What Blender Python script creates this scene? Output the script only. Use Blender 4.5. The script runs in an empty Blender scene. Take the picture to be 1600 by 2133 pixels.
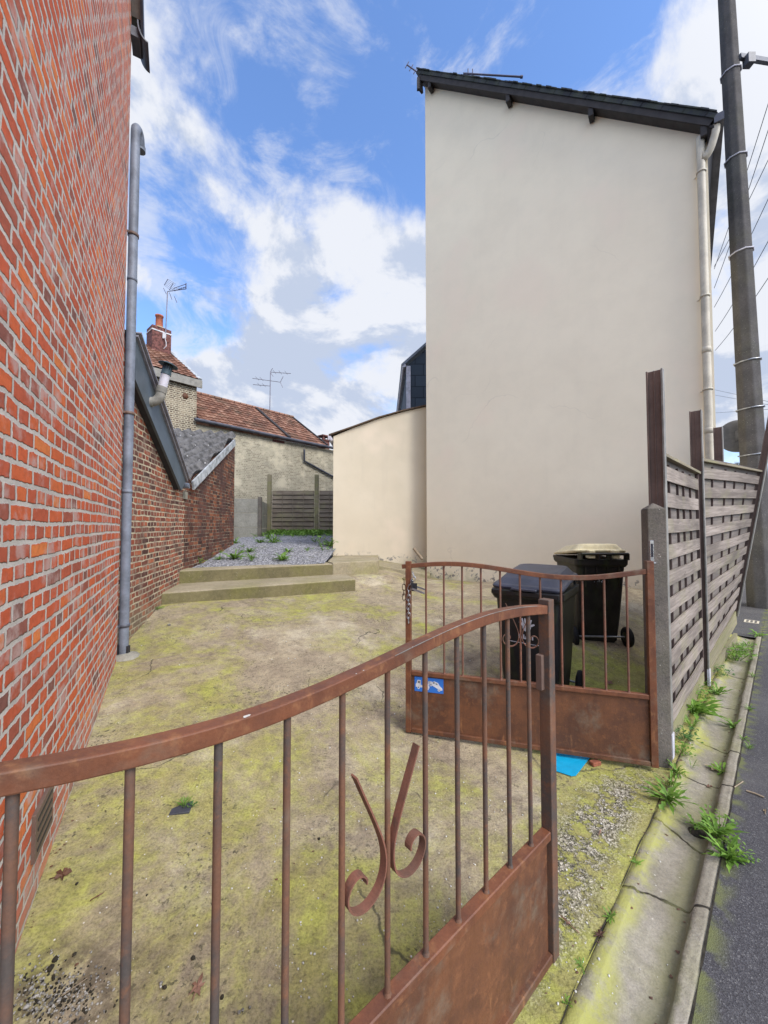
import bpy, math, random
import numpy as np
from mathutils import Vector, Matrix, noise as mnoise
random.seed(7)
R = math.radians
PI = math.pi
SC = bpy.context.scene
COL = SC.collection
H = 1.6
PITCH = R(2.0)
CP, SP = math.cos(PITCH), math.sin(PITCH)

# ------------------------------------------------------------ measuring helpers (pixel + depth -> metres)
def ray(px, py):
    u = (px-800)/800.0; v = (1066.5-py)/800.0
    return Vector((u, CP-v*SP, SP+v*CP))
def P(px, py, Y):
    d = ray(px, py); return Vector((0, 0, H))+d*(Y/d.y)
def PV(px, py, A, B):
    """point on the vertical plane through plan points A and B"""
    d = ray(px, py); ex, ey = B[0]-A[0], B[1]-A[1]
    nx, ny = -ey, ex
    t = (nx*A[0]+ny*A[1])/(nx*d.x+ny*d.y)
    return Vector((0, 0, H))+d*t
def PP(px, py, O, N):
    d = ray(px, py); C = Vector((0, 0, H))
    return C+d*((O-C).dot(N)/d.dot(N))

# ------------------------------------------------------------ terrain
S2 = (0.72, 0.694); N2 = (0.694, -0.72)      # along the street, across towards the street
def sn(X, Y): return (X*S2[0]+Y*S2[1], X*N2[0]+Y*N2[1]+.04)
def xy(s, n): return (s*S2[0]+(n-.04)*N2[0], s*S2[1]+(n-.04)*N2[1])
CTRL = [(-.9,.3,0),(-.72,.4,0),(-1.24,1.24,.02),(-1.5,1.67,.08),(-1.9,2.5,.17),(-2.56,3.73,.31),(-2.9,4.6,.43),(-3.02,5.25,.53),
        (-.5,6.6,.49),(-1.8,5.9,.51),(0,2.0,0),(-.6,1.2,0),(.2,2.85,0),(1.7,2.5,-.01),(1.2,3.1,.04),(1.8,3.5,.13),(2.4,4.3,.26),
        (2.9,4.9,.38),(3.84,5.9,.53),(4.3,6.0,.5),(.97,8.7,.43),(2.5,7.4,.5),(0,4,.19),(-1,3,.16),(-1.5,4.5,.36),(0,5.4,.38),(1,5.5,.37),
        (.2,7.4,.56),(-.1,7.9,.64),(.4,8.5,.55),(1.5,6.5,.45),(-.3,7.2,.58),(3.3,4.9,.28),(-4,7,.6),(-5,9,.6),(3,9,.5)]
for s_ in (-1.5,-.5,.5,1.5,2.3,3,4,5,6,7,8.5,10): CTRL.append(xy(s_,-.495)+(0,))
CT = np.array(CTRL)
def _U(r2): return np.where(r2 > 1e-12, .5*r2*np.log(r2+1e-12), 0)
_n = len(CT)
_K = _U(((CT[:,None,:2]-CT[None,:,:2])**2).sum(-1))+np.eye(_n)*.03
_Pm = np.c_[np.ones(_n), CT[:,:2]]
_A = np.zeros((_n+3,_n+3)); _A[:_n,:_n]=_K; _A[:_n,_n:]=_Pm; _A[_n:,:_n]=_Pm.T
_W = np.linalg.solve(_A, np.r_[CT[:,2],0,0,0])
def yard_z(X, Y):
    r2 = (CT[:,0]-X)**2+(CT[:,1]-Y)**2
    z = float(_U(r2)@_W[:_n]+_W[_n]+_W[_n+1]*X+_W[_n+2]*Y)
    s, n = sn(X, Y)
    k = max(0, min(1, (-.495-n)/.25))
    z = max(-.03, min(.62, z))*k
    z += .010*mnoise.noise(Vector((X*1.3, Y*1.3, 0)))*k + .004*mnoise.noise(Vector((X*6, Y*6, 3)))*k
    return z
def gut_z(n):
    return float(np.interp(n, [-.495,-.452,-.444,-.40,-.34,-.285,-.268,-.258,-.215,-.205], [.0,.002,-.008,-.018,-.025,-.024,-.018,.012,.016,.010]))
def gravel_z(X, Y): return float(np.interp(Y, [6.2,6.6,7.2,9.5,15.5,18], [.84,.86,.89,1.12,1.27,1.3]))
def gz(X, Y):
    s, n = sn(X, Y)
    if n > -.205: return .010
    if n > -.495: return gut_z(n)
    return yard_z(X, Y)
def G(px, py, f=gz):
    z = 0.
    d = ray(px, py)
    for _ in range(25):
        t = (z-H)/d.z
        z = .5*z+.5*f(d.x*t, d.y*t)
    t = (z-H)/d.z
    return Vector((d.x*t, d.y*t, f(d.x*t, d.y*t)))

# ------------------------------------------------------------ mesh builder
class MB:
    def __init__(s): s.v=[]; s.f=[]; s.uv=[]; s.sm=[]
    def add(s, vs, fs, uvs=None, smooth=False):
        b=len(s.v); s.v += [Vector(v) for v in vs]
        for i,f in enumerate(fs):
            s.f.append([b+k for k in f])
            s.uv.append(uvs[i] if uvs else [(s.v[b+k].x+s.v[b+k].y*.3, s.v[b+k].z) for k in f])
            s.sm.append(smooth)
        return s
    def obox(s, c, ax, ay, az, hx, hy, hz, uo=None):
        """oriented box: centre, unit axes, half sizes; uv u runs along ax"""
        c=Vector(c); ax=Vector(ax).normalized(); ay=Vector(ay).normalized(); az=Vector(az).normalized()
        o = random.random()*50 if uo is None else uo
        vs=[]; L=[]
        for i in (-1,1):
            for j in (-1,1):
                for k in (-1,1):
                    vs.append(c+ax*hx*i+ay*hy*j+az*hz*k); L.append((hx*i,hy*j,hz*k))
        fs=[(0,1,3,2),(4,6,7,5),(0,4,5,1),(2,3,7,6),(0,2,6,4),(1,5,7,3)]
        uvs=[]
        for q,f in enumerate(fs):
            if q<2: uvs.append([(L[k][1]+o,L[k][2]+o*.37) for k in f])
            elif q<4: uvs.append([(L[k][0]+o,L[k][2]+o*.37) for k in f])
            else: uvs.append([(L[k][0]+o,L[k][1]+o*.61) for k in f])
        return s.add(vs,fs,uvs)
    def box(s, x0,x1,y0,y1,z0,z1):
        return s.obox(((x0+x1)/2,(y0+y1)/2,(z0+z1)/2),(1,0,0),(0,1,0),(0,0,1),(x1-x0)/2,(y1-y0)/2,(z1-z0)/2)
    def bar(s, a, b, w, h, up=(0,0,1)):
        a=Vector(a); b=Vector(b); d=(b-a); ax=d.normalized(); u=Vector(up)
        ay=u.cross(ax)
        if ay.length<1e-4: ay=Vector((1,0,0)).cross(ax)
        ay.normalize(); az=ax.cross(ay)
        return s.obox((a+b)/2,ax,ay,az,d.length/2,w/2,h/2)
    def tube(s, pts, r, n=8, closed=False, caps=True, flat=None):
        pts=[Vector(p) for p in pts]; m=len(pts)
        rs = r if isinstance(r,(list,tuple)) else [r]*m
        up=None; rings=[]; acc=0
        for i in range(m):
            if closed: t=(pts[(i+1)%m]-pts[i-1])
            else: t=pts[min(i+1,m-1)]-pts[max(i-1,0)]
            t.normalize()
            if up is None:
                up=Vector((0,0,1)) if abs(t.z)<.9 else Vector((1,0,0))
            up=(up-t*up.dot(t)).normalized(); sd=t.cross(up)
            ring=[]
            for k in range(n):
                a=2*PI*k/n
                ring.append(pts[i]+(up*math.sin(a)+sd*math.cos(a))*rs[i])
            rings.append(ring)
        vs=[v for rg in rings for v in rg]; fs=[]; uvs=[]
        cnt=m if closed else m-1
        L=[0]
        for i in range(1,m+1): L.append(L[-1]+(pts[i%m]-pts[i-1]).length)
        for i in range(cnt):
            j=(i+1)%m
            for k in range(n):
                k2=(k+1)%n
                fs.append((i*n+k,i*n+k2,j*n+k2,j*n+k))
                uvs.append([(L[i],k/n),(L[i],(k+1)/n),(L[i+1],(k+1)/n),(L[i+1],k/n)])
        s.add(vs,fs,uvs,True)
        if caps and not closed:
            s.add(rings[0],[tuple(reversed(range(n)))]); s.add(rings[-1],[tuple(range(n))])
        return s
    def ribbon(s, pts, nrm, w, t):
        """flat bar following pts, w wide along nrm, t thick"""
        pts=[Vector(p) for p in pts]; nrm=Vector(nrm).normalized(); m=len(pts); vs=[]
        for i in range(m):
            tg=(pts[min(i+1,m-1)]-pts[max(i-1,0)]).normalized(); sd=tg.cross(nrm).normalized()
            for a,b in ((-1,-1),(1,-1),(1,1),(-1,1)): vs.append(pts[i]+nrm*a*w/2+sd*b*t/2)
        fs=[]
        for i in range(m-1):
            for k in range(4): fs.append((i*4+k,i*4+(k+1)%4,(i+1)*4+(k+1)%4,(i+1)*4+k))
        fs += [(3,2,1,0),tuple((m-1)*4+k for k in range(4))]
        return s.add(vs,fs)
    def prism(s, A, B, poly, th, uo=0):
        """vertical slab whose face lies over plan line A-B; poly = (u, z); th goes to the left of A->B (behind)"""
        A=Vector((A[0],A[1],0)); B=Vector((B[0],B[1],0)); d=(B-A).normalized(); nb=Vector((-d.y,d.x,0))
        n=len(poly)
        fr=[A+d*u+Vector((0,0,z)) for u,z in poly]; bk=[p+nb*th for p in fr]
        s.add(fr,[tuple(range(n))],[[(u+uo,z) for u,z in poly]])
        s.add(bk,[tuple(reversed(range(n)))],[[(u+uo,z) for u,z in reversed(poly)]])
        for i in range(n):
            j=(i+1)%n; L=math.hypot(poly[j][0]-poly[i][0],poly[j][1]-poly[i][1])
            q=[fr[j],fr[i],bk[i],bk[j]]
            if abs(poly[j][0]-poly[i][0])<1e-4:
                uv=[(poly[j][0]+uo,poly[j][1]),(poly[i][0]+uo,poly[i][1]),(poly[i][0]+uo+th,poly[i][1]),(poly[j][0]+uo+th,poly[j][1])]
            else: uv=[(L,0),(0,0),(0,th),(L,th)]
            s.add(q,[(0,1,2,3)],[uv])
        return s
    def slab(s, q, th):
        """quad q (4 points, any order around) extruded by th along its normal (negative = below)"""
        q=[Vector(p) for p in q]; nn=(q[1]-q[0]).cross(q[3]-q[0]).normalized()
        if nn.z<0: nn=-nn
        b=[p-nn*th for p in q]
        vs=q+b; fs=[(0,1,2,3),(7,6,5,4)]+[(i,(i+1)%4,(i+1)%4+4,i+4) for i in range(4)]
        L1=(q[1]-q[0]).length; L2=(q[3]-q[0]).length
        uvs=[[(0,0),(L1,0),(L1,L2),(0,L2)]]+[[(0,0),(L1,0),(L1,th),(0,th)]]*5
        return s.add(vs,fs,uvs)
    def lathe(s, c, prof, n=20, axis=(0,0,1)):
        c=Vector(c); az=Vector(axis).normalized(); ax=Vector((1,0,0)) if abs(az.x)<.8 else Vector((0,1,0))
        ax=(ax-az*ax.dot(az)).normalized(); ay=az.cross(ax); vs=[]; fs=[]
        for r,h in prof:
            for k in range(n):
                a=2*PI*k/n; vs.append(c+az*h+(ax*math.cos(a)+ay*math.sin(a))*max(r,1e-5))
        for i in range(len(prof)-1):
            for k in range(n): fs.append((i*n+k,i*n+(k+1)%n,(i+1)*n+(k+1)%n,(i+1)*n+k))
        s.add(vs,fs,None,True); return s
    def build(s, name, mat, parent=None, origin=None, bevel=0, bseg=1, sub=0):
        me=bpy.data.meshes.new(name)
        off=Vector((0,0,0))
        if parent is not None:
            p=parent
            while p is not None: off+=p.location; p=p.parent
        elif origin is None and s.v:
            xs=[v.x for v in s.v]; ys=[v.y for v in s.v]; zs=[v.z for v in s.v]
            off=Vector(((min(xs)+max(xs))/2,(min(ys)+max(ys))/2,min(zs)))
        elif origin is not None: off=Vector(origin)
        me.from_pydata([tuple(v-off) for v in s.v],[],s.f)
        ul=me.uv_layers.new(name='UVMap'); k=0
        fl=[c for f in s.uv for uv in f for c in uv]
        ul.data.foreach_set('uv',fl)
        me.polygons.foreach_set('use_smooth',s.sm)
        me.materials.append(mat); me.update()
        o=bpy.data.objects.new(name,me); COL.objects.link(o)
        if parent is not None: o.parent=parent
        else: o.location=off
        if bevel:
            b=o.modifiers.new('b','BEVEL'); b.width=bevel; b.segments=bseg; b.limit_method='ANGLE'; b.angle_limit=R(40)
        return o
def thing(name, loc, label, cat, group=None):
    o=bpy.data.objects.new(name,None); COL.objects.link(o); o.location=loc; o.empty_display_size=.1
    return tag(o,label,cat,group)
def tag(o, label=None, cat=None, group=None, kind=None):
    if label: o['label']=label
    if cat: o['category']=cat
    if group: o['group']=group
    if kind: o['kind']=kind
    return o

# ------------------------------------------------------------ materials
class M:
    def __init__(s, name, rough=.8, spec=.3, metal=0):
        s.m=bpy.data.materials.new(name); s.m.use_nodes=True; s.t=s.m.node_tree
        s.b=s.t.nodes['Principled BSDF']; s.b.inputs['Roughness'].default_value=rough
        s.b.inputs['Specular IOR Level'].default_value=spec; s.b.inputs['Metallic'].default_value=metal
        s.tc=s.t.nodes.new('ShaderNodeTexCoord')
    def n(s, typ, **k):
        x=s.t.nodes.new('ShaderNode'+typ)
        for a,b in k.items(): setattr(x,a,b)
        return x
    def put(s, sock, v):
        if isinstance(v,bpy.types.NodeSocket): s.t.links.new(v,sock)
        elif v is not None:
            if isinstance(v,(tuple,list)) and len(v)==3 and sock.type=='RGBA': v=(*v,1)
            sock.default_value=v
    def pos(s):
        g=s.n('NewGeometry'); return g.outputs['Position']
    def uvc(s): return s.tc.outputs['UV']
    def obj(s): return s.tc.outputs['Object']
    def sc(s, vec, sx, sy=None, sz=None):
        m=s.n('Mapping'); s.put(m.inputs['Vector'],vec)
        m.inputs['Scale'].default_value=(sx,sy if sy is not None else sx,sz if sz is not None else sx); return m.outputs[0]
    def noise(s, vec, scale, detail=4, rough=.55, dist=0, col=False):
        x=s.n('TexNoise'); s.put(x.inputs['Vector'],vec); x.inputs['Scale'].default_value=scale
        x.inputs['Detail'].default_value=detail; x.inputs['Roughness'].default_value=rough; x.inputs['Distortion'].default_value=dist
        return x.outputs['Color' if col else 'Fac']
    def vor(s, vec, scale, feat='F1', out='Distance', rand=1):
        x=s.n('TexVoronoi',feature=feat); s.put(x.inputs['Vector'],vec); x.inputs['Scale'].default_value=scale
        x.inputs['Randomness'].default_value=rand; return x.outputs[out]
    def ramp(s, fac, stops, interp='LINEAR'):
        x=s.n('ValToRGB'); s.put(x.inputs['Fac'],fac); r=x.color_ramp; r.interpolation=interp
        while len(r.elements)<len(stops): r.elements.new(.5)
        for e,(p,c) in zip(r.elements,stops):
            e.position=p; e.color=(c,c,c,1) if not isinstance(c,(tuple,list)) else (*c,1)
        return x.outputs['Color']
    def mix(s, a, b, fac, mode='MIX'):
        x=s.n('Mix',data_type='RGBA',blend_type=mode); s.put(x.inputs['Factor'],fac)
        s.put(x.inputs['A'] if False else x.inputs[6],a); s.put(x.inputs[7],b); return x.outputs[2]
    def math(s, op, a, b=None, c=None, clamp=False):
        x=s.n('Math',operation=op,use_clamp=clamp); s.put(x.inputs[0],a)
        if b is not None: s.put(x.inputs[1],b)
        if c is not None: s.put(x.inputs[2],c)
        return x.outputs[0]
    def vmath(s, op, a, b=None):
        x=s.n('VectorMath',operation=op); s.put(x.inputs[0],a)
        if b is not None:
            s.put(x.inputs[1],b)
        return x.outputs['Vector' if op not in('DOT_PRODUCT','LENGTH','DISTANCE') else 'Value']
    def mr(s, v, a, b, c=0., d=1., smooth=True):
        x=s.n('MapRange',interpolation_type='SMOOTHSTEP' if smooth else 'LINEAR'); s.put(x.inputs['Value'],v)
        for i,q in zip((1,2,3,4),(a,b,c,d)): s.put(x.inputs[i],q)
        return x.outputs[0]
    def sep(s, v):
        x=s.n('SeparateXYZ'); s.put(x.inputs[0],v); return x.outputs
    def distort(s, vec, scale, amt, detail=2):
        nz=s.noise(vec,scale,detail,col=True)
        d=s.vmath('SUBTRACT',nz,(.5,.5,.5)); k=s.n('VectorMath',operation='SCALE'); s.put(k.inputs[0],d); k.inputs['Scale'].default_value=amt
        return s.vmath('ADD',vec,k.outputs[0])
    def bump(s, h, dist=.005, strength=1, nrm=None):
        x=s.n('Bump'); s.put(x.inputs['Height'],h); x.inputs['Distance'].default_value=dist; x.inputs['Strength'].default_value=strength
        if nrm is not None: s.put(x.inputs['Normal'],nrm)
        return x.outputs[0]
    def out(s, col=None, nrm=None, rough=None):
        if col is not None: s.put(s.b.inputs['Base Color'],col)
        if nrm is not None: s.put(s.b.inputs['Normal'],nrm)
        if rough is not None: s.put(s.b.inputs['Roughness'],rough)
        return s.m

def brick_mat(name, stops, mortar, mortar2, mw=.009, warp=.012, bw=.225, rh=.07, grime=None, dark=.0, rag=.5, white=None, bd=.006):
    m=M(name,.85,.2); uv=m.uvc()
    v=m.distort(uv,9,warp,3); v=m.distort(v,45,warp*.45,2); v=m.distort(v,1.1,.03,1)
    b=m.n('TexBrick',offset=.5,offset_frequency=2,squash=.5,squash_frequency=2)
    m.put(b.inputs['Vector'],v); b.inputs['Color1'].default_value=(0,0,0,1); b.inputs['Color2'].default_value=(1,1,1,1)
    b.inputs['Scale'].default_value=1; b.inputs['Mortar Size'].default_value=mw*1.25; b.inputs['Mortar Smooth'].default_value=1
    b.inputs['Bias'].default_value=0; b.inputs['Brick Width'].default_value=bw; b.inputs['Row Height'].default_value=rh
    rnd=m.sep(b.outputs['Color'])[0]
    fac=b.outputs['Fac']
    rg=m.math('SUBTRACT',m.noise(uv,38,4,.6),.5)
    fac=m.math('ADD',fac,m.math('MULTIPLY',rg,rag))
    mask=m.mr(fac,.30,.48)
    base=m.ramp(rnd,stops)
    vn=m.noise(uv,28,5,.65); vl=m.noise(uv,6,3,.6)
    base=m.mix(base,m.ramp(vn,[(.25,.35),(.5,.75),(.8,1.)]),.55,'MULTIPLY')
    base=m.mix(base,stops[0][1],m.mr(m.noise(uv,60,3,.7),.62,.78),'MIX')
    base=m.mix(base,m.ramp(m.noise(uv,1.3,5,.65),[(.35,.84),(.62,1.04)]),.8,'MULTIPLY')
    if white: base=m.mix(base,white[0],m.math('MULTIPLY',m.mr(m.noise(uv,white[2],5,.65),.5,.66),white[1]))
    mor=m.mix(mortar,mortar2,m.mr(m.noise(uv,5,4,.6),.35,.65)); mor=m.mix(mor,m.ramp(m.noise(uv,150,3,.7),[(.3,.6),(.7,1.)]),.6,'MULTIPLY')
    col=m.mix(base,mor,mask)
    if grime: col=m.mix(col,grime[0],m.math('MULTIPLY',m.mr(vl,grime[1],grime[1]+.2),grime[2]))
    hgt=m.math('ADD',m.math('MULTIPLY',m.mr(fac,.15,.6),-1.),m.math('MULTIPLY',vn,.35))
    return m,col,m.bump(hgt,bd,1),mask

def mk_brick_new():
    m,c,nr,k=brick_mat('red_brick',[(0,(.22,.11,.09)),(.06,(.38,.115,.075)),(.3,(.56,.120,.058)),(.6,(.66,.130,.052)),(.88,(.72,.160,.052)),(1,(.82,.25,.07))],
        (.52,.475,.42),(.66,.60,.53),mw=.0126,warp=.020,rag=1.25,white=((.50,.36,.32),.75,4.5))
    z=m.sep(m.uvc())[1]
    nz=m.noise(m.uvc(),3,4)
    lime=m.math('MULTIPLY',m.mr(m.math('ADD',z,m.math('MULTIPLY',nz,.5)),.75,.15),.45)
    c=m.mix(c,(.50,.42,.33),lime)
    return m.out(c,nr)
def mk_brick_old():
    m,c,nr,k=brick_mat('old_red_brick',[(0,(.09,.045,.04)),(.25,(.17,.065,.05)),(.55,(.27,.085,.055)),(.8,(.38,.10,.055)),(1,(.48,.14,.065))],
        (.62,.53,.37),(.36,.28,.21),mw=.0125,warp=.026,bw=.22,rh=.066,rag=1.3,white=((.40,.33,.24),.35,5))
    z=m.sep(m.uvc())[1]; nz=m.noise(m.uvc(),2.2,4)
    c=m.mix(c,(.10,.05,.04),m.math('MULTIPLY',m.mr(nz,.52,.64),.45))
    low=m.math('MULTIPLY',m.mr(m.math('ADD',z,m.math('MULTIPLY',nz,.6)),1.15,.7),.55)
    c=m.mix(c,(.22,.20,.13),low)
    return m.out(c,nr)
def mk_brick_shed():
    m,c,nr,k=brick_mat('dark_orange_brick',[(0,(.06,.03,.025)),(.35,(.12,.05,.035)),(.65,(.19,.07,.045)),(.88,(.29,.10,.05)),(1,(.36,.14,.07))],
        (.13,.085,.06),(.40,.34,.25),mw=.008,warp=.014,bw=.22,rh=.066,rag=.7)
    nz=m.noise(m.uvc(),1.6,4)
    c=m.mix(c,(.09,.05,.045),m.math('MULTIPLY',m.mr(nz,.47,.6),.6))
    return m.out(c,nr)
def mk_brick_pale(strong):
    m,c,nr,k=brick_mat('pale_brick_strong' if strong else 'pale_painted_brick',
        [(0,(.11,.085,.06)),(.5,(.20,.15,.11)),(1,(.34,.27,.19))] if strong else [(0,(.34,.30,.22)),(.5,(.48,.43,.32)),(1,(.58,.52,.38))],
        (.72,.65,.48),(.60,.54,.40),mw=.014 if strong else .011,warp=.02,bw=.22,rh=.075,rag=.8,bd=.01)
    nz=m.noise(m.uvc(),.9,5,.6)
    c=m.mix(c,(.72,.65,.48) if not strong else (.50,.43,.31),m.math('MULTIPLY',m.mr(nz,.5,.64),.75 if not strong else .45))
    nz2=m.noise(m.sc(m.uvc(),.5,.9),1.6,5,.6)
    c=m.mix(c,(.36,.33,.25),m.math('MULTIPLY',m.mr(nz2,.5,.68),.5))
    return m.out(c,nr)
def mk_render(name, c1, c2, lo, hi=None, streak=.2):
    m=M(name,.9,.15); p=m.pos()
    a=m.noise(p,.5,5,.55); b=m.noise(p,3,5,.6); g=m.noise(p,70,3,.7)
    c=m.mix(c1,c2,m.mr(a,.38,.66))
    c=m.mix(c,m.ramp(b,[(.3,.95),(.6,1.)]),.8,'MULTIPLY')
    xs=m.sep(p); z=xs[2]
    st=m.noise(m.sc(p,2.4,2.4,.22),2.2,4,.6)
    c=m.mix(c,(.46,.40,.32),m.math('MULTIPLY',m.mr(st,.52,.72),streak))
    c=m.mix(c,(.83,.69,.54),m.math('MULTIPLY',m.mr(m.noise(p,.75,3,.5),.53,.68),.4))
    dirt=m.math('MULTIPLY',m.mr(m.math('ADD',z,m.math('MULTIPLY',m.noise(p,3.5,5,.65),.9)),lo+.62,lo+.30),.85)
    c=m.mix(c,(.42,.42,.24),m.math('MULTIPLY',dirt,.75))
    pk=m.math('MULTIPLY',m.mr(m.noise(p,9,5,.7),.56,.6),m.mr(z,lo+.34,lo+.14))
    c=m.mix(c,(.27,.25,.22),pk)
    ck=m.mr(m.math('ABSOLUTE',m.math('SUBTRACT',m.noise(m.distort(p,4,.15),.42,2,.4),.5)),.0016,.0004)
    ck=m.math('MULTIPLY',ck,m.mr(m.noise(p,.6,2),.5,.6))
    c=m.mix(c,(.40,.35,.28),m.math('MULTIPLY',ck,.18))
    h=m.math('ADD',m.math('MULTIPLY',g,.15),m.math('MULTIPLY',b,1.))
    h=m.math('ADD',h,m.math('MULTIPLY',pk,-.3))
    return m.out(c,m.bump(h,.010,.35))
def mk_yard():
    m=M('mossy_concrete',.9,.2); p=m.pos(); X,Y,Z=m.sep(p)
    big=m.noise(p,.55,5,.6); md=m.noise(p,2.2,6,.62,.6); fn=m.noise(p,14,6,.7); gr=m.noise(p,90,3,.75)
    dry=m.mix((.40,.335,.225),(.29,.235,.165),m.mr(md,.35,.62))
    dry=m.mix(dry,(.46,.40,.29),m.mr(m.noise(p,1.4,5,.6),.52,.68))
    dry=m.mix(dry,(.17,.135,.095),m.math('MULTIPLY',m.mr(m.noise(m.vmath('ADD',p,(4,1,0)),3.1,7,.7,.8),.52,.68),.5))
    moss=m.mix((.31,.285,.09),(.355,.36,.075),m.mr(m.noise(p,5,5,.65),.42,.6))
    near=m.mr(m.sep(m.vmath('ADD',p,(0,0,0)))[1],3.2,1.4,0,.13)
    lft=m.mr(X,-.8,-2.4,0,.06)
    # more moss along the street side and round the bins
    nn=m.vmath('DOT_PRODUCT',p,(N2[0],N2[1],0))
    side=m.mr(nn,-1.1,-.55,0,.26)
    bins=m.mr(m.vmath('DISTANCE',p,(2.1,3.5,.15)),1.0,.3,0,.26)
    mk=m.math('ADD',m.noise(p,1.15,6,.68,.4),m.math('MULTIPLY',near,.7)); mk=m.math('ADD',mk,side); mk=m.math('ADD',mk,bins); mk=m.math('ADD',mk,lft)
    mk=m.math('ADD',mk,m.math('MULTIPLY',m.math('SUBTRACT',fn,.5),.25))
    c=m.mix(dry,moss,m.math('MULTIPLY',m.mr(mk,.445,.70),.88))
    # dark lichen spots
    sp=m.math('MULTIPLY',m.mr(m.noise(p,42,4,.65),.57,.63),m.mr(m.noise(p,1.9,5,.65),.46,.62))
    ck=m.mr(m.math('ABSOLUTE',m.math('SUBTRACT',m.noise(m.distort(p,7,.10,3),.8,2,.4),.52)),.0035,.0008)
    sp=m.math('MAXIMUM',sp,m.math('MULTIPLY',ck,m.mr(m.noise(p,1.1,3),.48,.56)))
    c=m.mix(c,(.07,.065,.045),m.math('MULTIPLY',sp,.8))
    c=m.mix(c,m.ramp(fn,[(.3,.55),(.55,1.),(.75,1.2)]),.75,'MULTIPLY')
    c=m.mix(c,m.ramp(gr,[(.3,.5),(.5,1.),(.68,1.3)]),.75,'MULTIPLY')
    # broken aggregate strip by the gate post
    br=m.mr(m.vmath('DISTANCE',m.vmath('MULTIPLY',p,(1,1,0)),(1.0,1.95,0)),.62,.2,0,.30)
    along=m.mr(m.math('ABSOLUTE',m.math('SUBTRACT',nn,m.math('MULTIPLY',m.math('SUBTRACT',m.noise(p,2.2,3),.5),.3))),.0,.0)
    strip=m.math('SUBTRACT',1.,m.mr(m.math('ABSOLUTE',m.math('ADD',nn,.74)),.05,.22))
    rng=m.math('MULTIPLY',m.mr(Y,1.25,1.5),m.mr(Y,2.75,2.3))
    bm=m.math('MULTIPLY',m.math('MULTIPLY',strip,rng),m.mr(m.noise(p,8,7,.78),.455,.52))
    vo=m.vor(m.distort(p,40,.02),120,'F1','Color'); agg=m.ramp(m.sep(vo)[0],[(0,(.05,.045,.035)),(.4,(.17,.155,.12)),(.75,(.40,.36,.28)),(1,(.60,.55,.45))])
    c=m.mix(c,agg,m.math('MULTIPLY',bm,.95))
    pile=m.math('MULTIPLY',m.mr(m.vmath('DISTANCE',p,(-1.08,1.28,.02)),.34,.10),m.mr(m.noise(p,16,5,.7),.42,.58))
    c=m.mix(c,(.085,.065,.045),m.math('MULTIPLY',pile,.8))
    # pale chips
    ch=m.math('MULTIPLY',m.mr(m.vor(p,34),.13,.09),m.mr(m.sep(m.vor(p,34,'F1','Color'))[1],.86,.88))
    c=m.mix(c,(.62,.58,.50),ch)
    # soil and damp line along the walls
    h=m.math('ADD',m.math('MULTIPLY',fn,1.),m.math('MULTIPLY',gr,.5)); h=m.math('ADD',h,m.math('MULTIPLY',m.math('MULTIPLY',m.vor(p,120),bm),.9))
    return m.out(c,m.bump(h,.008,.9))
def mk_concrete(name, c1, c2, moss=(.27,.26,.09), ma=.45, sc_=1., crack=False):
    m=M(name,.9,.2); p=m.pos()
    a=m.noise(p,1.7*sc_,6,.6); f=m.noise(p,22*sc_,5,.7); g=m.noise(p,110,3,.75)
    c=m.mix(c1,c2,m.mr(a,.35,.65)); c=m.mix(c,moss,m.math('MULTIPLY',m.mr(m.noise(p,1.3*sc_,6,.66,.3),.44,.66),ma))
    c=m.mix(c,m.ramp(f,[(.3,.65),(.6,1.),(.8,1.15)]),.7,'MULTIPLY'); c=m.mix(c,m.ramp(g,[(.3,.65),(.6,1.),(.8,1.2)]),.7,'MULTIPLY')
    ch=m.math('MULTIPLY',m.mr(m.vor(p,42),.16,.1),m.mr(m.sep(m.vor(p,42,'F1','Color'))[1],.84,.86)); c=m.mix(c,(.6,.57,.48),m.math('MULTIPLY',ch,.7))
    h=m.math('ADD',f,m.math('MULTIPLY',g,.4))
    if crack:
        u=m.uvc(); s,n,_=m.sep(m.distort(u,6,.10,3)); tot=None
        for q,(s0,k) in enumerate(((1.12,.9),(2.05,-.5),(2.52,.3),(3.15,-.3),(3.7,.2),(4.6,-.2),(5.6,.1),(.2,.3))):
            d=m.math('ABSOLUTE',m.math('SUBTRACT',m.math('ADD',s,m.math('MULTIPLY',n,k)),s0-.35*k))
            d=m.mr(d,.010,.002)
            tot=d if tot is None else m.math('MAXIMUM',tot,d)
        c=m.mix(c,(.035,.03,.022),tot); h=m.math('SUBTRACT',h,m.math('MULTIPLY',tot,2.))
        c=m.mix(c,(.34,.335,.09),m.math('MULTIPLY',m.math('MULTIPLY',m.mr(m.math('ADD',n,m.math('MULTIPLY',m.math('SUBTRACT',m.noise(p,3,4),.5),.25)),-.37,-.45),m.mr(m.noise(p,6,6,.7),.36,.56)),.9))
        c=m.mix(c,(.17,.17,.075),m.math('MULTIPLY',m.math('MULTIPLY',m.mr(n,-.36,-.30),m.mr(n,-.255,-.27)),.6))
    return m.out(c,m.bump(h,.005,.8))
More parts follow.
